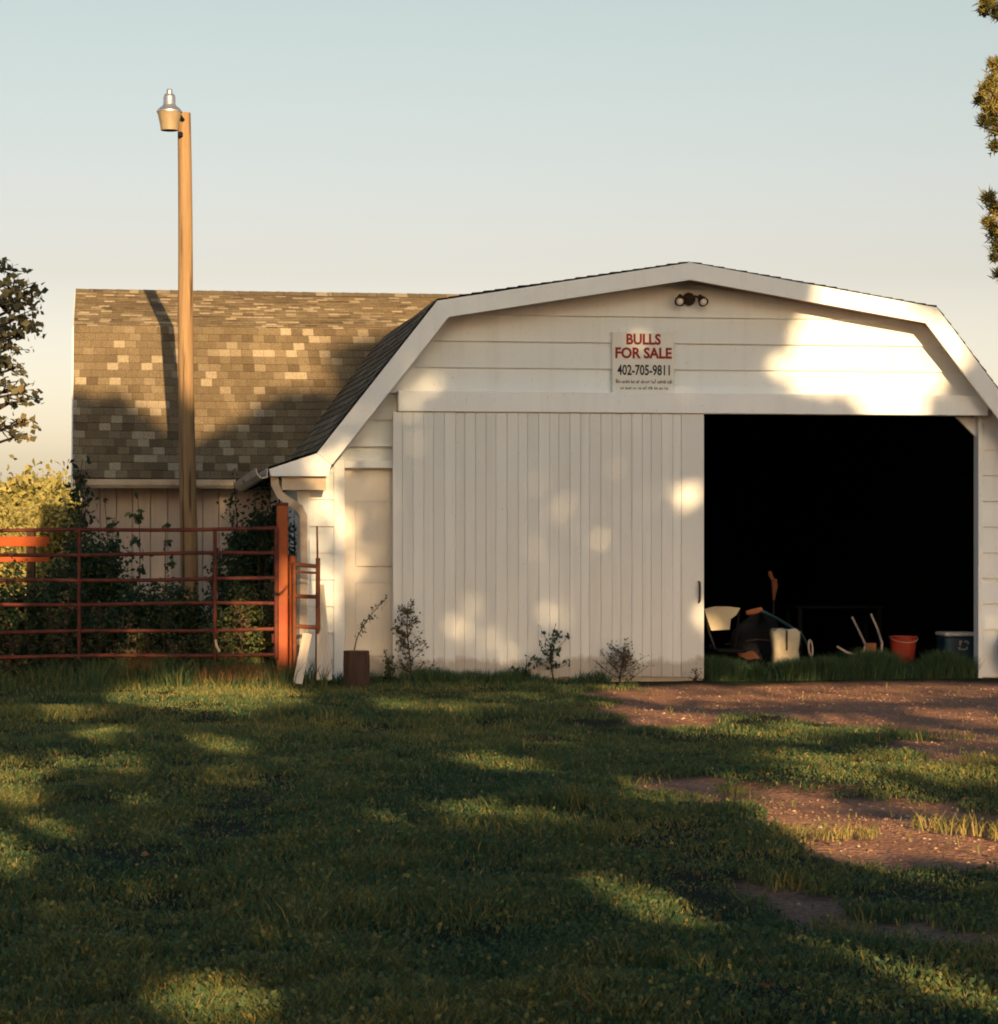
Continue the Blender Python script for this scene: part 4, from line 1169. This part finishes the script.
# ------------------------------------------------------------------ trees in the picture
def branchy(base, ends, r0):
    st = []
    for e in ends:
        b = Vector(base); e = Vector(e); m1 = b.lerp(e, .45) + Vector((0, 0, .12 * (e - b).length))
        st.append(([b, m1, e], [r0, r0 * .6, r0 * .15]))
    return st
def mk_tree(name, label, x, y, trunk_h, trunk_r, tips, leaves, lm, size, rnd, seed, group=None, aspect=.5, twigs=()):
    t = thing(name, label, 'tree', (x, y, 0), 0, group); pr = random.Random(seed); rng = np.random.default_rng(seed)
    mb = MB(); K = 8
    tp = [(.08 * math.sin(i * .9 + seed) * i / K, .06 * math.cos(i * 1.1 + seed) * i / K, -.2 + (trunk_h + .2) * i / K) for i in range(K + 1)]
    mb.tube(tp, [trunk_r * (1.25 if i == 0 else 1 - .55 * i / K) for i in range(K + 1)], 12)
    mb.build('trunk', M['bark'], t, smooth=True)
    mb = MB()
    for e in tips:
        i = min(K, max(2, int(K * pr.uniform(.35, 1.0)))); 
        zt_ = e[2] * .62; b = Vector(tp[min(range(K + 1), key=lambda q_: abs(tp[q_][2] - zt_))])
        e = Vector(e); m1 = b.lerp(e, .5) + Vector((pr.gauss(0, .1), pr.gauss(0, .1), .1 * (e - b).length))
        mb.tube([b, m1, e], [trunk_r * .3, trunk_r * .16, .008], 6)
    for b, e in twigs:
        m1 = [(p + q_) / 2 + pr.gauss(0, .01) for p, q_ in zip(b, e)]; mb.tube([b, m1, e], [.007, .005, .002], 5)
    mb.build('limbs', M['bark'], t, smooth=True)
    vv, fsz, lp, rr = leaf_arrays(leaves, size, np.clip(rnd, 0, 1), rng, 0, aspect)
    np_mesh('crown', vv, fsz, lp, rr, M[lm], t)
    return t

# maple at the left edge: only the tips of its limbs reach into the picture
TD = 19.0; tx = at(-210, 500, TD)[0]
rng = np.random.default_rng(3); pr = random.Random(3)
lv = []; rn = []; tips = []; TW = []
def blob(px, py, rpx, n, base, dj=.35):
    p = np.array(at(px, py, TD)); s = rpx * TD / FPX
    c = p + rng.normal(0, 1, (n, 3)) * np.array((s * .5, dj, s * .42)); lv.append(c); rn.append(np.clip(base + rng.normal(0, .15, n), 0, 1)); tips.append((p[0] - tx, p[1] - TD, p[2]))
    for q_ in c[::4]: TW.append((tuple(p - np.array((tx, TD, 0)) + np.array((-.05, 0, 0))), tuple(q_ - np.array((tx, TD, 0)))))
for px_, py_, r_, n_, b_ in ((4, 268, 14, 26, .25), (10, 283, 9, 12, .3), (20, 290, 16, 26, .25), (33, 292, 11, 14, .35), (5, 303, 16, 30, .15), (27, 303, 13, 18, .2), (18, 318, 14, 22, .3), (30, 327, 10, 12, .4), (5, 335, 14, 26, .3),
                            (20, 335, 9, 10, .6), (12, 347, 10, 14, .6), (6, 362, 14, 22, .35), (15, 368, 9, 10, .4), (3, 384, 12, 14, .65), (10, 391, 14, 16, .85), (25, 392, 11, 14, .6), (27, 400, 8, 10, .6), (12, 402, 8, 8, .8), (5, 424, 13, 16, .75), (22, 422, 12, 14, .8), (18, 436, 8, 8, .8)):
    blob(px_, py_, r_, int(n_ * 1.6), b_)
for i in range(150):                              # the rest of the crown, outside the frame
    a = pr.uniform(0, 6.28); px_ = -210 + pr.uniform(-1, 1) * 175; py_ = 240 + pr.uniform(-1, 1) * 230
    if px_ > -60 or ((px_ + 210) / 200) ** 2 + ((py_ - 240) / 240) ** 2 > 1: continue
    p = np.array(at(px_, py_, TD + pr.uniform(-1.4, 1.4))); c = p + rng.normal(0, .22, (60, 3)); lv.append(c); rn.append(np.clip(.3 + rng.normal(0, .2, 60), 0, 1)); 
    if i % 3 == 0: tips.append((p[0] - tx, p[1] - TD, p[2]))
L3 = np.concatenate(lv); RN3 = np.concatenate(rn)
pxx = CX + L3[:, 0] / L3[:, 1] * FPX; pyy = YH - (L3[:, 2] - EYE) / L3[:, 1] * FPX
kp = (pxx < -25) | ((pyy > 256) & (pyy < 445) & (pxx < 47)); L3 = L3[kp] - np.array((tx, TD, 0)); RN3 = RN3[kp]
mk_tree('maple_tree', 'dark-leaved tree whose branch tips reach in at the left edge', tx, TD, 3.6, .16, tips, L3, 'tree', .060, RN3, 3, aspect=.75, twigs=TW)

# pine at the right edge, golden needle clumps
PD = 30.0; px0 = at(1090, 300, PD)[0]
t = thing('pine_tree', 'sunlit pine with golden needle clumps at the upper right edge', 'tree', (px0, PD, 0))
mb = MB(); mb.tube([(.03 * math.sin(i), 0, -.2 + i * 1.05) for i in range(9)], [.20 - .02 * i for i in range(9)], 12); mb.build('trunk', M['bark'], t, smooth=True)
clumps = []
def cl(px, py, r, d=0.0, b=.6): 
    p = at(px, py, PD + d); clumps.append(((p[0] - px0, p[1] - PD, p[2]), r * PD / FPX, b))
for px_, py_, r_, b_ in ((988, 3, 13, .75), (998, 12, 12, .2), (984, 12, 7, .3), (996, 66, 11, .8), (986, 90, 11, .75), (994, 82, 11, .7), (980, 101, 8, .85), (989, 108, 11, .8), (997, 100, 13, .85), (985, 122, 10, .15), (993, 118, 9, .3), (998, 130, 12, .7), (995, 146, 9, .3),
                         (989, 198, 10, .85), (996, 210, 12, .8), (989, 222, 9, .8), (996, 232, 13, .85), (998, 246, 11, .3), (994, 258, 6, .1), (999, 274, 8, .15)):
    cl(px_, py_, r_, random.uniform(-.3, .3), b_)
for i in range(120):
    py_ = random.uniform(-330, 330); hwid = 90 * (1 - (-330 - py_) / -700) if False else 92
    px_ = 1090 + random.uniform(-1, 1) * hwid
    if px_ < 1006: continue
    if abs(((py_ + 1000) % 125) - 60) > 42: continue
    cl(px_, py_, random.uniform(9, 15), random.uniform(-1, 1), random.uniform(.3, .85))
mb = MB()
for c, r_, b_ in clumps:
    z0 = max(.5, c[2] - .15 - .12 * abs(c[0])); mb.tube([(0, 0, z0 - .1), (c[0] * .5, c[1] * .5, z0 + .02), (c[0] * .92, c[1] * .92, c[2] - .05), c], [.03, .022, .012, .006], 5)
mb.build('limbs', M['bark'], t, smooth=True)
rng = np.random.default_rng(8); vv = []; rr = []
for c, r_, b_ in clumps:
    n = 230; d = rng.normal(size=(n, 3)); d[:, 2] = d[:, 2] * .9 + .45; d /= np.linalg.norm(d, axis=1)[:, None]
    o = np.array(c) + rng.normal(0, r_ * .27, (n, 3)); L = r_ * rng.uniform(.55, 1.05, n)[:, None]
    e = np.cross(d, rng.normal(size=(n, 3))); e /= np.linalg.norm(e, axis=1)[:, None]; e *= .011
    vv.append(np.stack((o - e, o + e, o + d * L), 1).reshape(-1, 3)); rr.append(np.repeat(np.clip(b_ + rng.normal(0, .2, n), 0, 1), 3))
vv = np.concatenate(vv); rr = np.concatenate(rr); np_mesh('crown', vv, np.full(len(vv) // 3, 3), np.arange(len(vv)), rr, M['pine'], t)

# sunlit bushes in the field at far left, a few trees beyond
G2 = 'sunlit bushes in the field beyond the gate'
for i, (px_, d, w, top, lab) in enumerate(((62, 41, 70, 482, 'sunlit yellow-green bush nearest the wing corner'), (22, 46, 70, 497, 'low sunlit bush at the left edge beyond the gate'), (-30, 44, 80, 500, 'broad sunlit bush past the left frame edge'), (40, 55, 120, 492, 'pale distant bush seen between the two nearer sunlit ones'))):
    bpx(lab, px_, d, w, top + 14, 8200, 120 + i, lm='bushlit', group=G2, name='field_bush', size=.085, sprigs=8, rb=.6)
base_t = None
for i in range(16):                              # tree line along the far field
    x = -60 + i * 9 + random.uniform(-3, 3); y = 150 + random.uniform(-12, 12)
    if base_t is None:
        base_t = bush('distant bushy tree in the row along the far field', x, y, 4, 3, 5.2, 4200, 140, lm='bushlit', group='distant tree row', name='field_tree', cat='tree', size=.62, sprigs=0)
    else:
        c = base_t.copy(); COL.objects.link(c); c.location = (x, y, 0); s = random.uniform(.7, 1.15); c.scale = (s, s, s * random.uniform(.8, 1.1)); c.rotation_euler = (0, 0, random.random() * 6)
        for chd in base_t.children:
            q_ = chd.copy(); COL.objects.link(q_); q_.parent = c

# ------------------------------------------------------------------ unseen shade trees behind the viewer, crown gaps cut to place the sun patches
LIT = []
def lit(p, ra, rb, s=1.0):
    a, b = ab(*p); LIT.append((a, b, ra, rb, s))
def litF(px, py, rx, ry, s=1.0, v=-.1):
    u, z, t = F(px, py, v); lit(bw(u, v, z), rx * t / FPX, ry * t / FPX, s)
def litG(px, py, rx, ry, s=1.0):
    x, y = gnd(px, py); d = y; y2 = EYE * FPX / (py + ry - YH)
    lit((x, y, .03), rx * d / FPX + (.02 if s > .65 else 0), max((y - y2) * math.sin(SUN_EL), .05) + (.045 if s > .65 else .015), s)
for a_ in ((686, 489, 15, 14, .75), (565, 514, 9, 9, .20), (597, 545, 8, 9, .13), (552, 612, 12, 14, .35), (465, 620, 14, 18, .28), (492, 646, 13, 13, .3), (412, 428, 9, 20, .12), (622, 424, 16, 10, .13), (515, 662, 14, 10, .14),
           (347, 519, 11, 11, .95), (329, 595, 8, 30, .9), (328, 492, 7, 12, .7), (366, 572, 18, 24, .2), (365, 640, 16, 26, .10), (420, 388, 16, 18, .3), (418, 325, 9, 16, .3), (312, 550, 12, 70, .28), (312, 465, 34, 12, .35), (345, 420, 20, 30, .14), (300, 640, 12, 30, .3), (365, 500, 30, 30, .08),
           (283, 595, 9, 28, 1), (284, 645, 9, 30, 1), (718, 618, 20, 13, .8), (785, 640, 16, 11, .7), (750, 657, 11, 6, .8), (862, 632, 20, 18, .2), (905, 643, 9, 7, .25), (955, 634, 16, 4, .25), (988, 560, 12, 80, .12), (200, 530, 12, 2, .5), (165, 553, 12, 2, .5), (245, 604, 26, 2, .6), (130, 631, 40, 3, .5), (248, 630, 28, 6, .6), (60, 579, 20, 2, .5), (250, 655, 28, 6, .6), (773, 585, 8, 12, .4), (100, 654, 22, 3, .4), (12, 656, 20, 3, .4), (25, 542, 30, 8, .9), (246, 622, 28, 26, .4), (140, 650, 14, 18, .5)):
    litF(*a_)
for a_ in ((820, 691, 240, 8, .6), (940, 735, 80, 26, .5), (780, 796, 190, 16, .5), (930, 870, 90, 14, .25), (300, 745, 300, 22, .06), (215, 1012, 48, 18, 1), (660, 905, 42, 16, .75), (2, 862, 24, 13, .9), (58, 832, 26, 8, .8), (12, 797, 24, 9, 1), (10, 772, 26, 10, .7), (66, 770, 22, 8, .5), (120, 766, 22, 8, .6), (232, 782, 20, 8, .6), (225, 750, 24, 7, .6), (150, 797, 22, 9, .5), (100, 733, 22, 7, .85), (60, 715, 40, 6, .5), (205, 700, 85, 13, 1), (265, 694, 30, 7, 1),
           (505, 766, 34, 8, .7), (460, 822, 70, 10, .65), (430, 708, 60, 9, .4), (520, 700, 40, 6, .35), (855, 772, 80, 18, .75), (855, 775, 30, 8, 1), (740, 728, 90, 10, .8), (690, 722, 40, 7, .7), (870, 836, 100, 15, 1), (955, 850, 60, 10, .9), (765, 818, 30, 10, .8), (975, 716, 40, 7, .8), (930, 762, 50, 7, .7), (640, 712, 30, 5, .8), (648, 692, 30, 4, .8), (970, 1005, 50, 25, .7), (845, 1005, 25, 16, .25), (860, 950, 50, 9, .25), (690, 980, 40, 10, .3), (800, 700, 120, 6, .35), (960, 780, 40, 8, .5)):
    litG(*a_)
for px_, py_, r_, s_ in ((8, 395, 20, .8), (20, 430, 22, .9), (20, 330, 40, .15), (25, 345, 12, .6), (10, 290, 24, .2)):
    lit(at(px_, py_, TD), r_ * TD / FPX, r_ * TD / FPX, s_)
GAB = [ab(*bw(F(px, py, -.3)[0], -.3, F(px, py, -.3)[1])) for px, py in ((796, 240), (794, 345), (806, 392), (850, 394), (880, 424), (936, 424), (930, 388), (962, 386), (968, 345), (950, 310), (925, 280), (880, 240))]
edge_pts = []
for px, py in ((72, 400), (95, 408), (120, 402), (140, 418), (165, 440), (185, 452), (205, 448), (230, 432), (250, 418), (275, 404), (300, 398), (330, 402), (360, 398)):
    tt = np.interp(py, [327, 478], [1, 0]); vv_ = vE + (vK - vE) * tt; u, z, _ = F(px, py, vv_); edge_pts.append(ab(*bw(u, vv_, z + .10)))
ea_ = [p[0] for p in edge_pts]; eb_ = [p[1] for p in edge_pts]
print('edge', [(round(a, 2), round(b, 2)) for a, b in edge_pts]); print('peak ab', ab(*bw(up, 0, zp)))
def crown_top(a):
    t = np.interp(a, [-9, -1.5, ea_[0] - .6] + ea_ + [4.35, 5.2, 6.2, 9, 13, 18], [8.0, 8.4, 8.9] + eb_ + [10.7, 10.9, 10.9, 10.9, 10.8, 9.5])
    return t
rng = np.random.default_rng(23); N = 180000
A_ = rng.uniform(-5, 15, N); B_ = rng.uniform(.2, 11.2, N)
top = crown_top(A_) + (fbm(A_, B_, 1.5, 77) - .5) * .12
kp = B_ < top
for (a, b, ra, rb2, s) in LIT:
    wob = 1 + 1.3 * (fbm(A_, B_, 4.5, 99) - .5)
    ins = ((A_ - a) / (ra * 1.05 + .03)) ** 2 + ((B_ - b) / (rb2 * 1.05 + .035)) ** 2 < wob
    kp &= ~(ins & (rng.random(N) > -math.log(max(s, .03)) / 5.0 + (.0 if s >= 1 else .01)))
kp &= ~poly_mask(A_ + (fbm(A_, B_, 2.2, 83) - .5) * .75, B_ + (fbm(A_, B_, 2.6, 87) - .5) * .5, GAB)
A_, B_ = A_[kp], B_[kp]; n = len(A_)
row = -8.5 + 1.0 * np.sin(A_ * 1.1) + rng.normal(0, .7, n)       # distance along the sun's heading
ca, sa = math.cos(SUN_AZ), math.sin(SUN_AZ)
Xw = A_ * ca - row * sa; Yw = A_ * sa + row * ca; Zw = (B_ - row * math.sin(SUN_EL)) / math.cos(SUN_EL)
trunks = [-4.2, -1.0, 2.2, 5.2, 8.4, 11.4, 14.2]
own = np.argmin(np.abs(A_[:, None] + rng.normal(0, .35, (n, 1)) - np.array(trunks)[None]), 1)
words = ['northmost', 'second', 'third', 'middle', 'fifth', 'sixth', 'last']
for i, at_ in enumerate(trunks):
    sel = own == i; rw = -8.5 + 1.0 * math.sin(at_ * 1.1); x, y = at_ * ca - rw * sa, at_ * sa + rw * ca
    P = np.stack((Xw, Yw, Zw), 1)[sel] - np.array((x, y, 0)); pr = random.Random(i + 50)
    tips = [tuple(P[pr.randrange(len(P))]) for _ in range(40)] if False else []
    mk_tree('shade_tree', 'tall leafy tree, unseen behind the viewpoint, crown shaped to shade the yard in patches', x, y, 6.0, .22, tips, P, 'shade', .19, np.random.default_rng(i).random(len(P)), 200 + i, group='unseen shade trees behind the viewpoint', aspect=.8)
print('shade leaves', n)

# ------------------------------------------------------------------ light
w = bpy.data.worlds.new('World'); SC.world = w; w.use_nodes = True
nt = w.node_tree; nt.nodes.clear()
sky = nt.nodes.new('ShaderNodeTexSky'); sky.sky_type = 'NISHITA'; sky.sun_disc = False
sky.sun_elevation = SUN_EL; sky.sun_rotation = math.pi - SUN_AZ
sky.air_density = 1.0; sky.dust_density = 2.5; sky.ozone_density = 1.0; sky.altitude = 100
bgn = nt.nodes.new('ShaderNodeBackground'); bgn.inputs[1].default_value = .064
wo = nt.nodes.new('ShaderNodeOutputWorld')
tc = nt.nodes.new('ShaderNodeTexCoord'); sx = nt.nodes.new('ShaderNodeSeparateXYZ'); nt.links.new(tc.outputs['Generated'], sx.inputs[0])
hz = ramp(nt, [(0, (.60, .55, .63)), (.03, (.465, .395, .41)), (.10, (.325, .247, .231)), (.20, (.325, .264, .208)), (.45, (.145, .20, .225)), (1, (.12, .195, .225))], sx.outputs[2])
h5 = mixc(nt, 1.0, hz, (5.0, 5.0, 5.0), 'MULTIPLY')
nt.links.new(mixc(nt, 1.0, sky.outputs[0], h5, 'MULTIPLY'), bgn.inputs[0]); nt.links.new(bgn.outputs[0], wo.inputs[0])
sd_ = bpy.data.lights.new('sun', 'SUN'); sd_.energy = 5.0; sd_.angle = R(.40); sd_.color = (1.0, .67, .34)
so = bpy.data.objects.new('sun', sd_); COL.objects.link(so)
sd_dir = Vector((-math.sin(SUN_AZ) * math.cos(SUN_EL), math.cos(SUN_AZ) * math.cos(SUN_EL), -math.sin(SUN_EL)))
so.rotation_mode = 'QUATERNION'; so.rotation_quaternion = Vector((0, 0, -1)).rotation_difference(sd_dir)

SC.view_settings.view_transform = 'Standard'; SC.view_settings.look = 'None'; SC.view_settings.gamma = 1; SC.view_settings.exposure = 0.96
SC.view_settings.use_curve_mapping = False
SC.render.engine = 'CYCLES'
SC.cycles.filter_width = 1.9
SC.cycles.max_bounces = 6; SC.cycles.transparent_max_bounces = 4
SC.cycles.use_denoising = True
